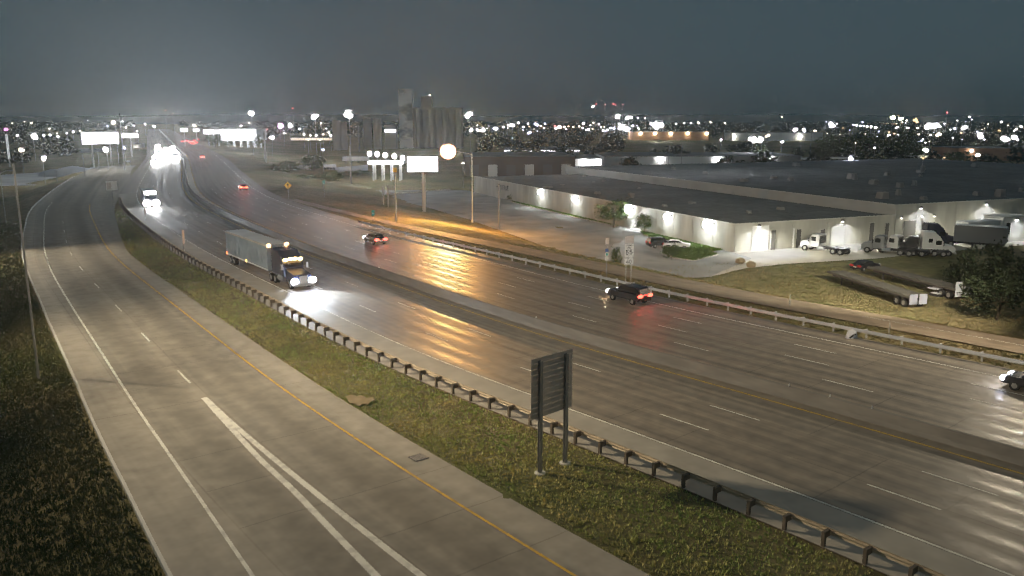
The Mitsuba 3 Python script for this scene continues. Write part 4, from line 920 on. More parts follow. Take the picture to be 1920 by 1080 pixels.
p = at(1246, 466, ZL); car('parked_car_002', 'dark parked car just left of the white car by the warehouse lawn', p[0] - .6, p[1] + 1.2, ZL + .06, .3, 'paint_black', SUV)
for (px, py), lab in (((1388, 494), 'brown boulder at the corner of the driveway, the left of two'), ((1408, 501), 'brown boulder at the corner of the driveway, the right of two')):
    p = at(px, py, ZL); k = numbered('boulder'); m = trimesh.creation.icosphere(subdivisions=2); v = m.vertices * [.75, .6, .55]; v *= (1 + .5 * (meshkit.fbm(m.vertices * 1.3 + px, 3) - .5))[:, None]
    scene[k] = mikit.ply(trimesh.Trimesh(v + [p[0], p[1], ZL + .4], m.faces), 'dirt', smooth=40); tag(k, lab, 'rock')
# white lit office cabin at the right edge
a, b = at(1876, 456, ZL), at(1935, 452, ZL)
tag('office_cabin', 'bright white cabin with a dark window at the right edge of the truck yard', 'cabin')
obox(a, b, 4, ZL, ZL + 4.6).build('office_cabin__wall', 'door_white')
Mc = frame(a[0], a[1], 0, math.atan2(b[1] - a[1], b[0] - a[0]))
MB(Mc).box(.9, 1.9, -.04, -.003, ZL + 1.6, ZL + 3.6).build('office_cabin__window', 'glass_dark'); MB(Mc).box(.8, 2.0, -.07, -.003, ZL + 1.45, ZL + 1.58).build('office_cabin__window__sill', 'wall_trim')
MB(Mc).box(-.15, 5.5, -.3, 4.1, ZL + 4.603, ZL + 4.75).build('office_cabin__roof', 'wall_trim')
wall_lamp('office_cabin', Mc, 3.2, -.02, ZL + 4.1, -math.pi / 2, WARMW * 30, 1.5, .5); wash(Mc, 3.2, ZL + 4.1, 150)

# ------------------------------------------------------------------ far buildings
def bld(key, label, px0, px1, top, base, depth, wall, roof='roof_dark', z=ZL, cat='building', skew=0.0, windows=0, group=None):
    a, b = at(px0, base, z), at(px1, base + skew, z)
    h = at_depth((px0 + px1) / 2, top, (a[1] + b[1]) / 2)[2] - z
    M = frame(a[0], a[1], z, math.atan2(b[1] - a[1], b[0] - a[0])); L = float(np.hypot(*(b - a)[:2]))
    tag(key, label, cat, group)
    MB(M).box(0, L, 0, depth, -1, h).build(key + '__wall', wall)
    MB(M).box(-.1, L + .1, -.1, depth + .1, h + .003, h + .25).build(key + '__roof', roof)
    for k in range(windows):
        x = (k + .5) * L / windows
        MB(M).box(x - L / windows * .25, x + L / windows * .25, -.05, -.003, 0, h * .6).build(child_key(key, 'door'), 'wall_trim' if k % 2 else 'door_dark')
    return M, L, h
def lamps_on(key, M, L, h, xs, rgb, size, w=.3, zf=.8, out=.8):
    for x in xs: wall_lamp(key, M, x * L, 0, h * zf, -math.pi / 2, rgb, w, size, out=out)
# grain elevator
DE = 640.0
def ep(px, py): return at_depth(px, py, DE)
tag('grain_elevator', 'huge grey grain elevator with a pale patchy head tower above the horizon', 'grain elevator')
x0, x1, xt0, xt1 = ep(756, 240)[0], ep(866, 240)[0], ep(749, 200)[0], ep(774, 200)[0]
zt = ep(800, 205)[2]; n = 9; wds = (x1 - x0) / n
for k in range(n):
    MB().tube((x0 + (k + .5) * wds, DE, ZL - .5), (x0 + (k + .5) * wds, DE, zt), wds / 2 - .03, wds / 2 - .03, 18).build(child_key('grain_elevator', 'silo'), 'silo_concrete', smooth=40)
MB().box(x0, x1, DE - .5, DE + 14, ZL, zt - .5).build('grain_elevator__block', 'silo_concrete')
MB().box(x0 - .3, x1 + .3, DE - wds / 2, DE + 14.2, zt + .01, zt + 1.4).build('grain_elevator__gallery', 'silo_concrete')
MB().box(xt0, xt1, DE - 5, DE + 6, ZL, ep(760, 167)[2]).build('grain_elevator__head_tower', 'tower_pale')
MB().box(ep(790, 200)[0], ep(810, 200)[0], DE - 3, DE + 6, zt + 1.41, ep(800, 181)[2]).build('grain_elevator__head_house', 'silo_concrete')
MB().tube((ep(805, 181)[0], DE, ep(800, 181)[2]), (ep(805, 181)[0], DE, ep(805, 178)[2]), .15, .1, 6).build('grain_elevator__mast', 'steel_dull')
scene['grain_elevator__mast_light'] = mikit.ply(MB().sphere(ep(805.5, 178.5), .5, 1).get(), 'lens_clear', **emit((25, 24, 20), .02))
for k in range(3):
    px = (738, 628, 1000)[k]
a = ep(729, 264); b = ep(750, 264)
tag('lit_annex', 'small pale annex with a bright light band left of the grain elevator', 'building')
MB().box(a[0], b[0], DE - 20, DE - 12, ZL, ep(740, 234)[2]).build('lit_annex__wall', 'building_grey')
MB().box(a[0] + .2, b[0] - .2, DE - 20.2, DE - 20.003, ep(740, 247)[2], ep(740, 242)[2]).build('lit_annex__light_band', 'lens_clear', **emit((6, 6.2, 7), .03))
tag('silo_group', 'cluster of four slim dark silos left of the grain elevator', 'silo')
for k, px in enumerate((631, 640, 684, 700)):
    c = at_depth(px, 250, 600); MB().tube((c[0], 600 + 6 * k, ZL - .5), (c[0], 600 + 6 * k, at_depth(px, (226, 229, 222, 223)[k], 600)[2]), 3.0, 3.0, 14).build(child_key('silo_group', 'silo'), 'silo_concrete', smooth=40)
# lit billboards
def billboard(key, label, px0, px1, py0, py1, d, base_py, power, cat='billboard', posts=1, tint=(.95, 1.0, 1.08)):
    a, b = at_depth(px0, py0, d), at_depth(px1, py1, d); c = (a + b) / 2
    M = frame(c[0], d, 0, math.atan2(-c[0], d) * 1.0 - 0.0); W_ = abs(b[0] - a[0]); tag(key, label, cat)
    MB(M).box(-W_ / 2 - .12, W_ / 2 + .12, .02, .8, b[2] - .12, a[2] + .12).build(key + '__cabinet', 'steel_dull')
    MB(M).box(-W_ / 2, W_ / 2, -.02, .018, b[2], a[2]).build(key + '__lit_face', 'lens_clear', **emit(np.array(tint) * power, 2.5 if power > 10 else .3))
    for k in range(posts):
        x = (k + .5 - posts / 2) * W_ * .5
        MB(M).tube((x, .45, ZL - .5), (x, .45, b[2] - .12), .35, .3, 10).build(child_key(key, 'post'), 'pole_steel')
billboard('billboard', 'glaring white lit billboard left of the orange sodium lamp', 764, 821, 294, 322, 197, 397, 11)
billboard('billboard_001', 'glaring white lit billboard at the far left above the pale gravel lot', 156, 220, 248, 270, 330, 300, 7, posts=2)
billboard('shop_sign', 'small pinkish white lit sign right of the far left billboard', 230, 258, 250, 258, 420, 300, 9, 'lit sign', 1, (1.0, .86, .98))
billboard('shop_sign_001', 'small pale green lit sign above the red tail light cluster', 338, 352, 240, 247, 560, 270, 1.3, 'lit sign', 1, (.8, 1.0, .92))
billboard('shop_sign_002', 'small dim white lit sign right of the pale green one above the tail lights', 362, 374, 241, 247, 580, 270, 1.2, 'lit sign', 1, (.9, 1, .95))
billboard('column_sign', 'tall slim pale lit column at the left edge', 10, 19, 252, 298, 380, 300, .55, 'lit sign', 1, (.9, 1.0, .95))
# filling stations with lit canopies
def canopy(key, label, px0, px1, top, bot, base, power, depth, cat='petrol station', d=None, n=3, tint=(.97, 1, 1.06)):
    a = at(px0, base, ZL); d = d or a[1]
    A, B = at_depth(px0, top, d), at_depth(px1, bot, d); tag(key, label, cat)
    x0, x1, z0, z1 = A[0], B[0], B[2], A[2]
    MB().box(x0, x1, d, d + depth, z0, z1).build(key + '__canopy', 'paint_white')
    MB().box(x0, x1, d - .1, d - .003, z0, z1).build(key + '__lit_fascia', 'lens_clear', **emit(np.array(tint) * min(power, 9), .1))
    MB().box(x0 + .3, x1 - .3, d + .3, d + depth - .3, z0 - .12, z0 - .003).build(key + '__soffit_light', 'lens_clear', **emit(np.array(tint) * min(power, 9) * .6, .3))
    for k in range(n):
        x = x0 + (k + .5) * (x1 - x0) / n
        for yy in (d + depth * .25, d + depth * .75): MB().box(x - .25, x + .25, yy - .25, yy + .25, ZL - .3, z0 - .123).build(child_key(key, 'column'), 'paint_white')
canopy('petrol_station', 'long white glowing petrol station canopy beyond the end of the motorway', 413, 481, 242, 263, 272, 5, 26, d=620, n=5)
canopy('petrol_station_001', 'small white glowing canopy right of the red tail light cluster', 381, 400, 243, 251, 268, 5, 20, d=600, n=2)
canopy('truck_stop', 'white lit truck stop canopy with five blue-white floodlights on its roof', 689, 756, 302, 308, 330, 4, 9, d=300, n=4)
for k, (px, py) in enumerate(((693, 288), (707, 289), (722, 291), (739, 293), (755, 296))):
    c = at_depth(px, py, 303); zt_ = at_depth(px, 302, 303)[2]
    kk = child_key('truck_stop', 'floodlight'); MB().tube((c[0], 303, zt_), (c[0], 303, c[2]), .08, .08, 6).build(kk, 'steel_dull')
    scene[child_key(kk, 'lens')] = mikit.ply(MB().sphere(c, .85, 2, (1, .6, 1.1)).get(), 'lens_clear', smooth=True, **emit(np.array([.8, .88, 1.25]) * 40, .2))
def far_box(key, label, px0, px1, top, base, depth, bsdf, cat, z=ZL, group=None, wheels=True):
    a, b = at(px0, base, z), at(px1, base, z); h = at_depth(px0, top, a[1])[2] - z; tag(key, label, cat, group)
    MB().box(a[0], b[0], a[1], a[1] + depth, z + (.9 if wheels else 0), z + h, .03).build(key + '__body', bsdf)
    MB().box(a[0] + .1, b[0] - .1, a[1] + .1, a[1] + depth - .1, z + h + .003, z + h + .08).build(key + '__roof', 'trailer_roof')
    if wheels:
        for k in range(4):
            x = a[0] + (b[0] - a[0]) * (.12 + .25 * k); MB().tube((x, a[1] - .02, z + .5), (x, a[1] + .3, z + .5), .5, .5, 10).build(child_key(key, 'wheel'), 'black_rubber')
far_box('white_trailer', 'long white trailer parked left of the truck stop floodlights', 642, 690, 294, 305, 2.6, 'paint_white', 'trailer')
far_box('white_van', 'white box van parked on the pale road left of the truck stop', 607, 629, 309, 318, 2.3, 'paint_white', 'van')
far_box('grey_container', 'grey container at the roadside bushes, the left of a pair', 555, 566, 311, 323, 5, 'fence_pale', 'container', wheels=False)
far_box('grey_container_001', 'grey container at the roadside bushes, the right of a pair', 568, 579, 310, 323, 5, 'fence_pale', 'container', wheels=False)
far_box('white_trailer_001', 'white trailer behind the tall warehouse roof, the left of two on the right', 1502, 1530, 296, 303, 2.6, 'paint_white', 'trailer', z=-2)
far_box('white_trailer_002', 'white trailer behind the tall warehouse roof, the right of two on the right', 1556, 1592, 295, 302, 2.6, 'paint_white', 'trailer', z=-2)
far_box('white_box', 'small white cabinet in the bushes left of the yellow warning sign', 514, 520, 319, 325, 1, 'paint_white', 'cabinet', wheels=False)
M, L, h = bld('brown_warehouse', 'dark brown warehouse behind the sodium lamp and parking lot', 872, 1078, 294, 331, 40, 'brown_metal', skew=-1, windows=6)
M, L, h = bld('canopy_roof_hall', 'hall with a thin bright white roof edge beyond the brown warehouse', 946, 1086, 281, 290, 40, 'building_grey')
MB(M).box(-.3, L + .3, -.35, -.02, h - .9, h - .1).build('canopy_roof_hall__lit_edge', 'lens_clear', **emit((2.2, 2.25, 2.6), .2))
M, L, h = bld('ribbed_hall', 'long white ribbed hall behind the tall warehouse roof with glaring wall lamps', 1132, 1372, 293.5, 312, 45, 'fence_pale', windows=0)
for k in range(60): MB(M).box(k * L / 60, k * L / 60 + .3, -.12, -.003, 0, h - .05).build(child_key('ribbed_hall', 'rib'), 'fence_pale')
lamps_on('ribbed_hall', M, L, h, ((1238 - 1132) / 240, (1344 - 1132) / 240), COOL * 160, 2.2, .5, .72, 1.2)
M, L, h = bld('dim_hall', 'dim grey hall right of the white ribbed hall', 1376, 1500, 293, 312, 40, 'building_grey')
lamps_on('dim_hall', M, L, h, (.555,), COOL * 160, 2.2, .5, .8, 1.2)
M, L, h = bld('corner_hall', 'pale hall with a pair of glaring corner floodlights left of the tall warehouse roof', 1062, 1128, 298, 322, 40, 'fence_pale')
lamps_on('corner_hall', M, L, h, (.50, .88), COOL * 220, 2.3, .8, .8, 1.2)
M, L, h = bld('orange_lit_hall', 'far orange-lit hall with five warm wall lamps', 1186, 1328, 247, 263, 30, 'brick_orange')
lamps_on('orange_lit_hall', M, L, h, (.10, .29, .5, .72, .97), np.array([1.0, .80, .48]) * 45, 3.4, .5, .8, 1.6)
M, L, h = bld('far_grey_hall', 'far pale grey hall right of the orange-lit hall', 1372, 1542, 249, 264, 30, 'fence_pale')
lamps_on('far_grey_hall', M, L, h, (.02, .75), np.array([1.0, .85, .55]) * 45, 3.2, .4, .5, 1.6)
M, L, h = bld('brick_hall', 'long orange brick hall at the right edge behind the tall warehouse roof', 1796, 1990, 278, 302, 30, 'brick_orange')
lamps_on('brick_hall', M, L, h, (.11,), np.array([1.0, .86, .6]) * 110, 1.8, .6, .8, 1.4)
M, L, h = bld('tan_hall', 'small tan hall left of the long brick hall', 1696, 1740, 290, 303, 20, 'wall_panel')
lamps_on('tan_hall', M, L, h, (.82,), np.array([1.0, .62, .25]) * 90, 1.2, .3, .55, 1.2)
M, L, h = bld('orange_far_hall', 'far orange-lit flat hall below two bright amber lamps near the horizon', 1634, 1692, 231, 241, 30, 'brick_orange')
lamps_on('orange_far_hall', M, L, h, (.2, .5, .8), np.array([1.0, .7, .35]) * 40, 3.0, .2, .9, 2.0)
M, L, h = bld('low_far_shed', 'far low shed with a dim pale wall at the far left', 25, 58, 250, 258, 20, 'fence_pale')
M, L, h = bld('left_shed', 'dim shed beyond the gravel lot under the billboard', 150, 176, 281, 288, 14, 'building_grey')
M, L, h = bld('tan_cabin', 'small tan lit cabin left of the white headlight glare', 250, 263, 270, 283, 8, 'wall_panel')
MB(M).box(L * .1, L * .9, -.06, -.003, h * .3, h * .8).build('tan_cabin__window', 'lens_clear', **emit((.9, .75, .55), .02))
M, L, h = bld('warm_strip_building', 'long low building with warm lit front left of the silos', 545, 622, 258, 264, 20, 'wall_panel')
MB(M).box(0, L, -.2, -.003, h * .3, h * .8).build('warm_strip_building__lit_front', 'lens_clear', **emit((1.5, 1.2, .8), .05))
# pale gravel lot with its mounds at the far left
poly_sheet('gravel_lot', [at(x, y, -3.3)[:2] for x, y in ((30, 348), (110, 346), (165, 342), (195, 331), (190, 322), (130, 320), (30, 326), (-30, 330), (-30, 350))], -3.3, 'gravel_pale')
for (x, y, w_, hh), lab in (((127, 331, 13, 3.2), 'larger pale gravel mound on the lit lot at the far left'), ((163, 330, 7, 2.6), 'smaller steep pale gravel mound beside the larger one on the far left lot')):
    k = numbered('gravel_mound'); m = trimesh.creation.icosphere(subdivisions=3); v = m.vertices * [w_ * 1.0, w_ * .6, hh]; v[:, 2] *= 1 + .5 * (meshkit.fbm(m.vertices * 2.0, 3, 4) - .5)
    p = at(x, y, -3.4); scene[k] = mikit.ply(trimesh.Trimesh(v + [p[0], p[1] + 4, -3.5], m.faces), 'gravel_pale', smooth=True); tag(k, lab, 'gravel mound')
poly_sheet('side_street', [at(x, y, ZL)[:2] for x, y in ((595, 317), (690, 309), (690, 320), (600, 325))], ZL + .06, 'gravel_pale')
poly_sheet('left_street', [at(x, y, -3.3)[:2] for x, y in ((-30, 392), (14, 388), (24, 392), (10, 398), (-30, 402))], -3.28, 'gravel_pale')
# kerb line, fence of the lot's far end
a = at(718, 366, ZL); b = at(845, 356, ZL)
obox(a, b, .3, ZL, ZL + .35).build('lot_kerb_003', 'kerb_concrete'); tag('lot_kerb_003', kind='structure')
#@@PART6
# ------------------------------------------------------------------ far lamps
WHITE, BLUE, WARM, AMBER, REDL, PINK, CYAN = (1, 1, 1.06), (.78, .86, 1.25), (1, .86, .62), (1, .60, .24), (1, .12, .10), (1, .22, .75), (.6, 1, 1)
LMAX = {REDL: 3.2, AMBER: 2.4, PINK: 2.4, BLUE: 3.0, CYAN: 2.0, WARM: 6}
LMAX = __import__('collections').defaultdict(lambda: 40, LMAX)
rh = np.random.default_rng(33)
def heads(c, rr, shape, r):                      # one lens, or a bank of several lamp heads where it shows larger
    mb = MB()
    if r < 4: return mb.sphere(c, rr, 1, shape).get()
    for k in range(int(rh.integers(3, 6))):
        o = rh.uniform(-1, 1, 3) * [.62, .3, .5] * np.asarray(shape) * rr
        mb.sphere(c + o, rr * rh.uniform(.38, .68), 1, (1, 1, .85))
    return mb.get()
def far_lamp(px, py, r, col, label, group=None, L=60, zl=6.5, dmax=900, dmin=230, d=None, w=.05, name='city_light', pole=True, cat='lamp', shape=(1, 1, .85)):
    if d is None:
        d = (CAM_H - zl) * FPX / max(py - HOR, .1); d = float(np.clip(d, dmin, dmax))
    L = min(L, LMAX[col]) if r < 7 else L
    c = at_depth(px, py, d); rr = r * d / FPX * (.62 if r < 5 else .85)
    k = numbered(name); tag(k, label, cat, group)
    if pole:
        MB().tube((c[0], d, ZL - 1), (c[0], d, c[2] + rr * .6), .10, .07, 6).build(child_key(k, 'pole'), 'steel_dull')
        MB().box(c[0] - rr * .7, c[0] + rr * .7, d - rr * .3, d + rr * .7, c[2] + rr * .7, c[2] + rr * .95).build(child_key(k, 'lamp_head'), 'steel_dull')
    scene[child_key(k, 'lens') if pole else k] = mikit.ply(heads(c, rr, shape, r), 'lens_clear', smooth=True, **emit(np.array(col) * L, w))
BIG = [
 (655, 215, 11, WHITE, 'brightest white floodlight mast, left of the grain elevator', dict(d=276, L=260, w=1.2, name='floodlight_mast')),
 (591, 219, 8, WHITE, 'white floodlight mast second to the left of the grain elevator', dict(d=420, L=160, w=.8, name='floodlight_mast')),
 (471, 213, 7, WHITE, 'white floodlight mast above the long white petrol station canopy', dict(d=470, L=160, w=.8, name='floodlight_mast')),
 (881, 215, 9, WHITE, 'white double floodlight mast just right of the grain elevator', dict(d=520, L=140, w=.6, name='floodlight_mast', shape=(1.5, 1, .85))),
 (525, 236, 7, PINK, 'magenta pink lamp between the petrol station and the silos', {}),
 (544, 235, 5, WHITE, 'white lamp just right of the magenta lamp', {}),
 (500, 243, 4, REDL, 'red-orange lamp just right of the long white canopy', {}),
 (467, 231, 4, WARM, 'small warm lamp below the mast over the white canopy', {}),
 (602, 231, 4, WARM, 'small warm lamp below the second mast left of the grain elevator', {}),
 (510, 258, 6, WHITE, 'white lamp low beside the right end of the long white canopy', {}),
 (605, 282, 5, BLUE, 'small blue-violet lamp on a short pole above the pale side street', dict(d=330)),
 (62, 255, 9, WHITE, 'bright white lamp left of the far left billboard', dict(d=420, L=120)),
 (40, 281, 6, WARM, 'warm white lamp at the far left below the others', dict(d=330)),
 (80, 297, 7, WARM, 'warm lamp with a blue edge on a short pole above the gravel lot', dict(d=270, L=120, w=.3)),
 (200, 281, 8, WARM, 'warm white lamp just below the far left billboard', dict(d=300, L=120, w=.3)),
 (216, 230, 6, WARM, 'oval warm street lamp above the far left billboard', dict(d=330, shape=(1.3, 1, .7))),
 (233, 277, 5, BLUE, 'blue-white lamp right of the far left billboard', dict(d=340)),
 (11, 243, 5, PINK, 'pink and blue lamp on top of the pale column at the left edge', dict(d=380)),
 (364, 236, 5, WARM, 'small pinkish lamp above the red tail light cluster', {}),
 (289, 237, 4, WHITE, 'small white lamp above the white headlight glare', {}),
 (549, 203, 3, REDL, 'red mast light high above the magenta lamp', dict(L=25)),
 (310, 207, 3, AMBER, 'small amber mast light high above the far end of the motorway', dict(L=12)),
 (1236, 235, 11, WHITE, 'large bright white floodlight group above the orange-lit hall', dict(d=800, L=120, w=.2, shape=(1.5, 1, .7))),
 (1411, 261, 9, WHITE, 'left lamp of a glaring white pair below the far grey hall', dict(d=430, L=160, w=.5)),
 (1429, 262, 9, WHITE, 'right lamp of a glaring white pair below the far grey hall', dict(d=430, L=160, w=.5)),
 (1466, 266, 4, WHITE, 'small white lamp on a thin mast right of the glaring pair', dict(d=420)),
 (1490, 244, 6, WHITE, 'left lamp of a white pair above the far grey hall', {}),
 (1508, 244, 5, WHITE, 'right lamp of a white pair above the far grey hall', {}),
 (1528, 245, 4, WARM, 'warm flat lamp right of the white pair above the far grey hall', dict(shape=(1.7, 1, .6))),
 (1561, 234, 7, BLUE, 'blue-violet white lamp alone near the horizon right of the grey hall', {}),
 (1674, 219, 7, AMBER, 'left lamp of two bright amber lamps at the horizon', dict(L=90)),
 (1689, 221, 7, AMBER, 'right lamp of two bright amber lamps at the horizon', dict(L=90)),
 (1717, 226, 5, AMBER, 'tall amber light right of the two bright amber lamps', dict(shape=(.9, 1, 1.9))),
 (1745, 237, 10, BLUE, 'largest blue-white light of the cluster at the right horizon', dict(L=110, shape=(1.3, 1, .8))),
 (1757, 235, 7, BLUE, 'second blue-white light of the cluster at the right horizon', dict(L=90)),
 (1808, 239, 6, WHITE, 'white lamp with violet edge right of the blue-white cluster', {}),
 (1776, 211, 3, REDL, 'red mast light above the blue-white cluster', dict(L=25)),
 (1760, 252, 6, WARM, 'warm lamp below the blue-white cluster', {}),
 (1839, 255, 8, WHITE, 'wide white lamp left of the pair at the right edge', dict(d=560, shape=(1.5, 1, .7), L=100)),
 (1885, 261, 8, WHITE, 'left lamp of the white pair at the right edge', dict(d=520, L=100)),
 (1902, 258, 6, WHITE, 'right lamp of the white pair at the right edge', dict(d=520, L=100)),
 (1735, 280, 7, WARM, 'bright warm lamp between the trees and the brick hall', dict(d=350, L=120, w=.3)),
 (1833, 291, 6, WARM, 'lower warm lamp in front of the brick hall', dict(d=320)),
 (1770, 296, 4, AMBER, 'small amber lamp low in front of the brick hall', dict(d=318)),
 (1668, 255, 5, WHITE, 'white lamp right of the dark tree left of the blue-white cluster', {}),
 (1650, 259, 3, WHITE, 'small white lamp left of the dark tree left of the blue-white cluster', {}),
 (1597, 296, 7, BLUE, 'blue-violet lamp at the back edge of the tall warehouse roof', dict(d=318, L=120, w=.3)),
 (1640, 277, 3, WHITE, 'small white lamp in the dark trees above the tall warehouse roof', dict(d=350)),
 (1158, 218, 6, WHITE, 'left lamp of the high white pair right of the red mast lights', {}),
 (1178, 220, 7, WHITE, 'right lamp of the high white pair right of the red mast lights', dict(shape=(1.3, 1, .7))),
 (1167, 240, 9, WHITE, 'wide white light at the right end of the row of city lights', dict(shape=(1.8, 1, .6), L=90)),
 (1112, 200, 4, (1, .8, .85), 'pinkish white mast lamp beside the red mast lights', dict(d=1500)),
 (992, 249, 5, BLUE, 'blue lamp below the row of city lights', {}),
 (1439, 254, 5, WARM, 'warm lamp right above the glaring white pair', {}),
 (1352, 262, 3, WHITE, 'small white lamp just right of the orange-lit hall', {}),
 (868, 306, 3, WARM, 'small white lamp on the wall right of the sodium lamp', dict(d=270, shape=(2, 1, .5))),
 (1295, 231, 2, WHITE, 'tiny white lamp above the right part of the orange-lit hall', {}),
 (1309, 230, 4, WARM, 'left lamp of three warm lamps above the orange-lit hall', {}),
 (1333, 229, 4, WARM, 'middle lamp of three warm lamps above the orange-lit hall', {}),
 (1360, 231, 4, WARM, 'right lamp of three warm lamps above the orange-lit hall', {}),
 (1466, 219, 3, WARM, 'small warm lamp high above the far grey hall', {}),
 (1818, 219, 3, WHITE, 'small white lamp high on the right hillside', {}),
]
for px, py, r, col, lab, kw in BIG:
    kw = {**kw, 'w': .02, 'L': min(kw.get('L', 60), 60)}
    far_lamp(px, py, r, col, lab, **kw)
for px, py, d, pw in ((655, 215, 276, 2600), (591, 219, 420, 2200), (471, 213, 470, 2200), (881, 215, 520, 1500)):
    bulb('mast_glow', at_depth(px, py + 3, d - 3.5), np.array([.95, 1.0, 1.08]) * pw, 1.0)
for px, py, d, pw, c in ((80, 297, 270, 250, WARM), (200, 281, 300, 250, WARM), (1735, 280, 350, 250, WARM), (1597, 296, 318, 200, BLUE), (1411, 261, 430, 400, WHITE), (1236, 301, 238, 350, WHITE), (1344, 301, 240, 350, WHITE), (1445, 297, 245, 350, WHITE), (1100, 304, 255, 500, WHITE)):
    bulb('lamp_glow', at_depth(px, py, d - 2.0), np.array(c) * pw, .6)
G1 = 'small city lights along the horizon'
small = {
 'small white city light in the row right of the grain elevator': [(883, 243, 5, WHITE), (895, 243, 3, WHITE), (905, 243, 5, WHITE), (913, 241, 2, WARM), (929, 241, 5, BLUE), (944, 238, 3, WHITE), (952, 240, 2, WARM), (961, 236, 5, WHITE), (972, 230, 3, WHITE), (981, 238, 3, WHITE), (990, 232, 3, WHITE), (1005, 233, 6, BLUE), (1014, 236, 3, WARM), (1022, 232, 4, BLUE), (1075, 238, 3, WARM), (1086, 237, 3, WARM), (1093, 232, 3, WHITE), (1107, 235, 2, WHITE), (1123, 233, 4, WHITE), (1103, 243, 4, WHITE), (1133, 238, 2, WARM), (1145, 240, 3, WHITE), (1187, 236, 4, WHITE), (1152, 241, 4, BLUE), (1180, 242, 4, BLUE), (1197, 240, 2, WHITE), (1268, 232, 2, WHITE), (1283, 231, 2, WHITE), (961, 259, 2, CYAN), (1196, 221, 2, WHITE), (1210, 222, 2, WHITE)],
 'small reddish city light in the row right of the grain elevator': [(1040, 236, 3, REDL), (1048, 238, 5, (1, .45, .35)), (1058, 238, 3, (1, .5, .4)), (1066, 237, 3, AMBER)],
 'small white city light near the left horizon': [(23, 231, 2, WARM), (46, 228, 2, WARM), (59, 231, 3, WARM), (94, 253, 3, WHITE), (107, 250, 2, WARM), (137, 247, 3, (1, .8, .85)), (125, 250, 2, WHITE), (236, 239, 3, WARM), (257, 246, 2, WHITE), (325, 213, 2, WARM), (452, 236, 3, WHITE), (82, 254, 3, WHITE), (272, 232, 2, WHITE)],
 'small lamp in the row between the petrol station and the silos': [(533, 250, 3, WARM), (562, 242, 3, WHITE), (570, 252, 3, WHITE), (582, 254, 3, WARM), (593, 254, 3, WHITE), (606, 252, 3, WARM), (617, 249, 4, WARM), (620, 254, 3, WHITE), (612, 241, 2, WHITE), (578, 262, 3, WARM), (600, 262, 3, WARM)],
 'red mast light in the row above the city lights': [(1118, 195, 2, REDL), (1135, 196, 2, REDL), (1150, 195, 3, REDL), (1154, 197, 2, REDL), (1168, 196, 2, REDL)],
 'small lamp in the white row left of the orange far hall': [(1600, 234, 3, BLUE), (1606, 235, 3, WHITE), (1613, 236, 3, WHITE), (1620, 236, 3, BLUE), (1626, 237, 3, WHITE), (1633, 237, 4, WHITE), (1641, 239, 3, WHITE)],
 'small city light near the right horizon': [(1700, 226, 3, WARM), (1722, 252, 4, WARM), (1745, 253, 3, WARM), (1790, 241, 4, BLUE), (1782, 243, 2, WHITE), (1771, 232, 2, WHITE), (1730, 262, 3, CYAN), (1822, 224, 2, WHITE), (1853, 233, 2, WARM), (1890, 235, 2, WARM), (1908, 262, 3, WHITE), (1731, 297, 3, AMBER), (1720, 240, 3, WARM), (1703, 240, 3, WARM), (1795, 226, 2, WHITE)],
}
r3 = np.random.default_rng(21)
def sprinkle(lab, n, x0, x1, y0, y1, cols, probs):
    for _ in range(n):
        t = r3.uniform(); small[lab].append((r3.uniform(x0, x1), y0 + (y1 - y0) * t, r3.choice([1.4, 2, 2, 3, 4]), cols[int(r3.choice(len(cols), p=probs))]))
sprinkle('small white city light in the row right of the grain elevator', 34, 890, 1235, 230, 247, [WHITE, BLUE, WARM, AMBER], [.4, .25, .25, .1])
sprinkle('small city light near the right horizon', 44, 1545, 1925, 228, 268, [WHITE, BLUE, WARM, AMBER], [.35, .25, .25, .15])
sprinkle('small white city light near the left horizon', 12, 5, 290, 226, 258, [WHITE, WARM, BLUE], [.5, .3, .2])
NAMES = {WHITE: 'white', BLUE: 'bluish white', WARM: 'warm yellowish', AMBER: 'amber', REDL: 'red', CYAN: 'pale cyan'}
for lab, pts in small.items():
    where = lab[lab.index(' in the ' if ' in the ' in lab else ' near ' if ' near ' in lab else ' row '):]
    for px, py, r, col in pts:
        what = 'red mast light' if 'mast' in lab else 'reddish city light' if 'reddish' in lab else f"{NAMES.get(tuple(col), 'pinkish')} city light"
        size = 'tiny' if r < 2.5 else 'small'
        far_lamp(px, py, r, tuple(col), f'{size} {what}{where}', f'{size} {what.replace(" light", " lights")}{where}', L=30, w=.012)

# tall thin poles seen against the far lights
for (px, py0, py1, d, r), lab in (((224, 212, 320, 300, .22), 'tall dark mast right of the far left billboard'), ((495, 246, 312, 380, .45), 'thick pale pole in the bushes right of the long white canopy'), ((1522, 248, 300, 420, .2), 'thin mast with a small lamp right of the glaring white pair'), ((155, 290, 335, 260, .1), 'thin pole standing by the gravel mounds'), ((105, 318, 346, 250, .1), 'left one of the thin poles by the gravel lot'), ((672, 235, 268, 560, .3), 'thin pole between the slim silos'),
                             ((183, 282, 322, 300, .12), 'thin pole below the right end of the far left billboard'), ((244, 300, 322, 320, .12), 'thin pole with a white arrow panel left of the headlight glare'), ((1255, 272, 290, 330, .12), 'left one of two thin flagpoles above the ribbed hall'), ((1279, 272, 290, 330, .12), 'right one of two thin flagpoles above the ribbed hall')):
    k = numbered('mast'); a, b = at_depth(px, py0, d), at_depth(px, py1, d); tag(k, lab, 'mast')
    MB().tube((a[0], d, min(b[2], ZL)), (a[0], d, a[2]), r, r * .7, 8).build(k if px != 244 else child_key(k, 'pole'), 'pole_steel' if px in (495,) else 'steel_dull')
    if px == 244: MB().box(a[0] - 1.4, a[0] - .1, d - .1, d, a[2] - .8, a[2] - .1).build(child_key(k, 'panel'), 'sign_white')

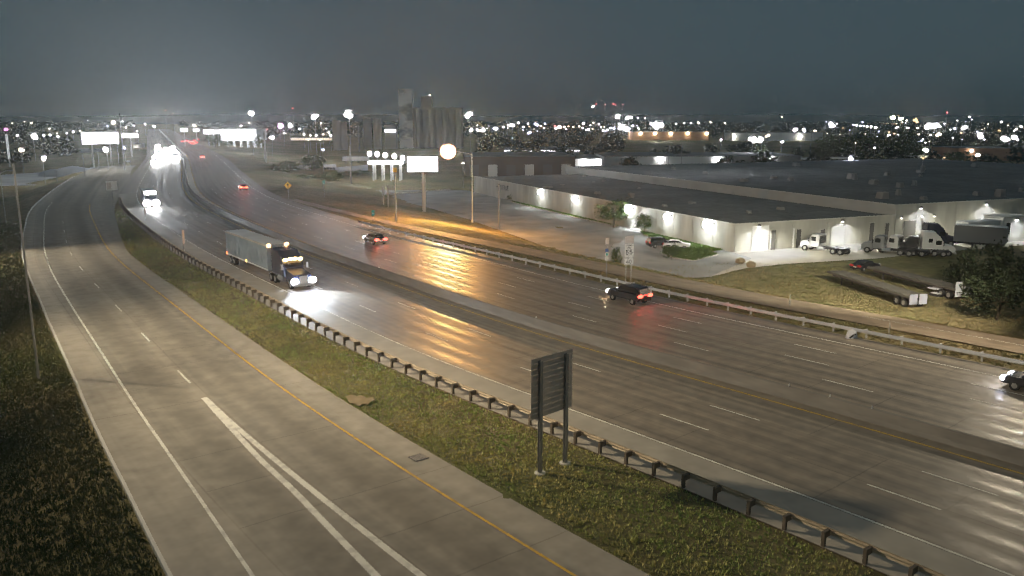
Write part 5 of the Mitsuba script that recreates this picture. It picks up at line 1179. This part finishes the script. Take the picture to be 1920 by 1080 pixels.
# ------------------------------------------------------------------ trees
def crown_mesh(seed, n_clumps, per, leaf):
    r = np.random.default_rng(seed)
    c = r.normal(0, 1, (n_clumps, 3)); c /= np.linalg.norm(c, axis=1, keepdims=True)
    c *= r.uniform(.35, 1.0, (n_clumps, 1)) ** .6
    c[:, 2] *= .8
    sz = r.uniform(.16, .34, n_clumps)
    p = (c[:, None] + r.normal(0, 1, (n_clumps, per, 3)) * sz[:, None, None] * .62).reshape(-1, 3)
    m = len(p); a = r.normal(0, 1, (m, 3)); a /= np.linalg.norm(a, axis=1, keepdims=True)
    b = np.cross(a, r.normal(0, 1, (m, 3))); b /= np.linalg.norm(b, axis=1, keepdims=True)
    l = leaf * r.uniform(.6, 1.4, (m, 1))
    v = np.stack([p - a * l, p + b * l * .55, p + a * l, p - b * l * .55], 1).reshape(-1, 3)
    i = np.arange(m)[:, None] * 4
    f = np.vstack([i + [0, 1, 2], i + [0, 2, 3]])
    return trimesh.Trimesh(v, f, process=False), c
CROWNS = [crown_mesh(40 + k, 46, 34, .075) for k in range(4)]
def tree(key, label, x, y, z, h, rx, trunk=.28, seed=0, group=None, bsdf='leaf', cat='tree', rz=None):
    m, c = CROWNS[seed % 4]; a = seed * 1.7
    rz = rz or h * (1 - trunk) / 2
    R = np.array([[math.cos(a), -math.sin(a), 0], [math.sin(a), math.cos(a), 0], [0, 0, 1]])
    S = np.array([rx, rx, rz]); o = np.array([x, y, z + h - rz])
    tag(key, label, cat, group)
    scene[key + '__crown'] = mikit.ply(trimesh.Trimesh((m.vertices @ R.T) * S + o, m.faces, process=False), bsdf)
    mb = MB(); top = o + [0, 0, rz * .2]; r0 = max(.06, rx * .05)
    mb.tube((x, y, z - .3), (x + .1 * rx, y, o[2] - rz * .4), r0, r0 * .7, 7).tube((x + .1 * rx, y, o[2] - rz * .4), top, r0 * .7, r0 * .3, 6)
    for k in range(6):
        e = (c[k * 5] @ R.T) * S * .8 + o
        mb.tube((x + .1 * rx, y, o[2] - rz * (.5 - .08 * k)), e, r0 * .4, r0 * .1, 5)
    mb.build(key + '__trunk', 'bark', smooth=40)
def tree_px(px, base, top, wpx, label, seed, z=ZL, d=None, **kw):
    p = at(px, base, z) if d is None else at_depth(px, base, d)
    h = at_depth(px, top, p[1])[2] - (p[2])
    tree(numbered('tree'), label, p[0], p[1], p[2], h, wpx * p[1] / FPX / 2, seed=seed, **kw)
tree_px(1150, 427, 372, 66, 'dark leafy tree against the lit warehouse wall left of the white glare', 0, trunk=.2)
tree_px(1207, 437, 398, 34, 'small tree lit bright green by the glaring wall lamp', 1, trunk=.15)
tree_px(1258, 487, 456, 34, 'dark bush beside the two parked cars', 2, trunk=.05, cat='bush')
tree_px(1156, 508, 462, 22, 'thin young tree growing between the route marker and the speed limit sign', 3, z=-3.2, trunk=.1, cat='sapling')
tree_px(1068, 388, 370, 26, 'low dark bush on the lawn against the warehouse wall', 0, trunk=.05, cat='bush')
tree_px(962, 376, 364, 26, 'dark bush below the wall lettering of the warehouse', 1, trunk=.05, cat='bush')
for i, (px, base, top, w_, lab) in enumerate(((1838, 560, 448, 96, 'large dark tree in front of the truck yard, the left of the big dark clump'), (1890, 570, 460, 110, 'large dark tree at the right edge of the big dark clump'), (1868, 600, 505, 120, 'broad low dark bush in front of the big dark trees'), (1800, 545, 490, 60, 'dark bush left of the big dark trees beside the sleeper cab'))):
    tree_px(px, base, top, w_, lab, i, trunk=.08, bsdf='dark_leaf')  # darker leaf colour than other near trees: their unlit side is painted in
for i, (px, base, top, w_, lab) in enumerate(((545, 327, 300, 40, 'dark bush left of the two grey containers'), (588, 324, 286, 42, 'dark tree behind the two grey containers'), (530, 335, 308, 34, 'dark bush above the yellow warning sign'), (620, 345, 318, 46, 'dark bush below the white van'), (575, 345, 325, 44, 'dark bush below the two grey containers'), (668, 330, 318, 50, 'low bushes in front of the long white trailer'))):
    tree_px(px, base, top, w_, lab, i + 1, trunk=.06)
for i, (px, base, top, w_, d, lab) in enumerate(((404, 276, 250, 30, 560, 'pale lit tree left of the long white canopy'), (485, 276, 252, 18, 560, 'lit tree at the right end of the long white canopy'), (430, 276, 264, 16, 540, 'small lit bush in front of the long white canopy'), (1690, 300, 236, 50, 420, 'large dark tree left of the blue-white cluster'), (1625, 300, 246, 80, 430, 'broad dark tree below the white row of lamps'), (1715, 300, 262, 44, 380, 'dark tree beside the bright warm lamp'), (1560, 300, 250, 60, 430, 'dark tree below the lone blue-violet lamp'), (1790, 305, 284, 34, 330, 'bush lit by warm light in front of the brick hall'), (1545, 303, 270, 36, 360, 'dark tree behind the white trailers'))):
    tree_px(px, base, top, w_, lab, i + 2, d=d, trunk=.12)
# dark woods and yards beyond the halls: read as one mass
def woods(key, label, n, dx, dy, hmin, hmax, seed, test=None):
    r = np.random.default_rng(seed); q = np.column_stack([r.uniform(*dx, n), r.uniform(*dy, n)])
    if test is not None: q = q[test(q)]
    vs, fs, c0 = [], [], 0
    for i, (x, y) in enumerate(q):
        m, _ = FARC[i % 3]; h = r.uniform(hmin, hmax); w_ = h * r.uniform(.45, .8)
        vs.append(m.vertices * [w_, w_, h / 2] + [x, y, ZL + h / 2 - .4]); fs.append(m.faces + c0); c0 += len(m.vertices)
    scene[key] = mikit.ply(trimesh.Trimesh(np.vstack(vs), np.vstack(fs), process=False), 'dark_leaf'); tag(key, label, 'woods', kind='stuff')
FARC = [crown_mesh(90 + k, 16, 14, .20) for k in range(3)]
def clear_of(q):
    s, o = MAIN.inv(q); px = 960 + q[:, 0] / q[:, 1] * FPX
    ok = ((o > 75) | (o < -45)) & ~((np.abs(px - 1256) < 95) & (q[:, 1] > 480) & (q[:, 1] < 900)) & ~((px > 1350) & (px < 1560) & (q[:, 1] > 500) & (q[:, 1] < 900))
    ok &= ~((px > 380) & (px < 720) & (q[:, 1] < 640)) & ~((px > 720) & (px < 880) & (q[:, 1] < 640))
    return ok
woods('far_woods', 'dark far woods and suburbs along the horizon', 1500, (-1500, 1500), (900, 2600), 9, 17, 5, clear_of)
woods('middle_woods', 'dark tree belt beyond the warehouses on the right', 500, (-60, 640), (330, 900), 5, 10, 6, lambda q: clear_of(q) & (960 + q[:, 0] / q[:, 1] * FPX > 890))
woods('left_woods', 'dark tree belt beyond the gravel lot on the left', 300, (-620, -150), (330, 900), 5, 9, 8, lambda q: clear_of(q) & (MAIN.inv(q)[1] < -45))
# low hills on the horizon
ax = np.radians(np.linspace(-62, 62, 140)); prof = 12 + 40 * meshkit.fbm(np.column_stack([ax * 3.2, ax * 0, ax * 0]), 4, 9) + 6 * np.sin(ax * 2.1 + .6)
rows = []
for rr, k in ((3600, 0.0), (4200, .75), (4600, 1.0), (5400, .8), (6400, .0)):
    rows.append(np.column_stack([np.sin(ax) * rr, np.cos(ax) * rr, ZL - 1 + prof * k]))
v = np.stack(rows, 0); nr, nc = v.shape[:2]; idx2 = np.arange(nr * nc).reshape(nr, nc)
q = np.stack([idx2[:-1, :-1], idx2[:-1, 1:], idx2[1:, 1:], idx2[1:, :-1]], -1).reshape(-1, 4)
scene['hills'] = mikit.ply((v.reshape(-1, 3), q), 'hill_dark', smooth=True); tag('hills', kind='structure')
# ------------------------------------------------------------------ haze
scene['haze_air'] = dict(type='homogeneous', albedo=dict(type='rgb', value=[.90, .96, .98]), sigma_t=HAZE, phase=dict(type='hg', g=.9))
scene['haze'] = dict(type='cube', to_world=T().translate([0, 4500, 55]).scale([9400, 5200, 75]), bsdf=dict(type='null'), interior=dict(type='ref', id='haze_air'))
tag('haze', 'thin night haze lit by the city lights', 'haze', kind='stuff')
scene['camera']['medium'] = dict(type='ref', id='haze_air')
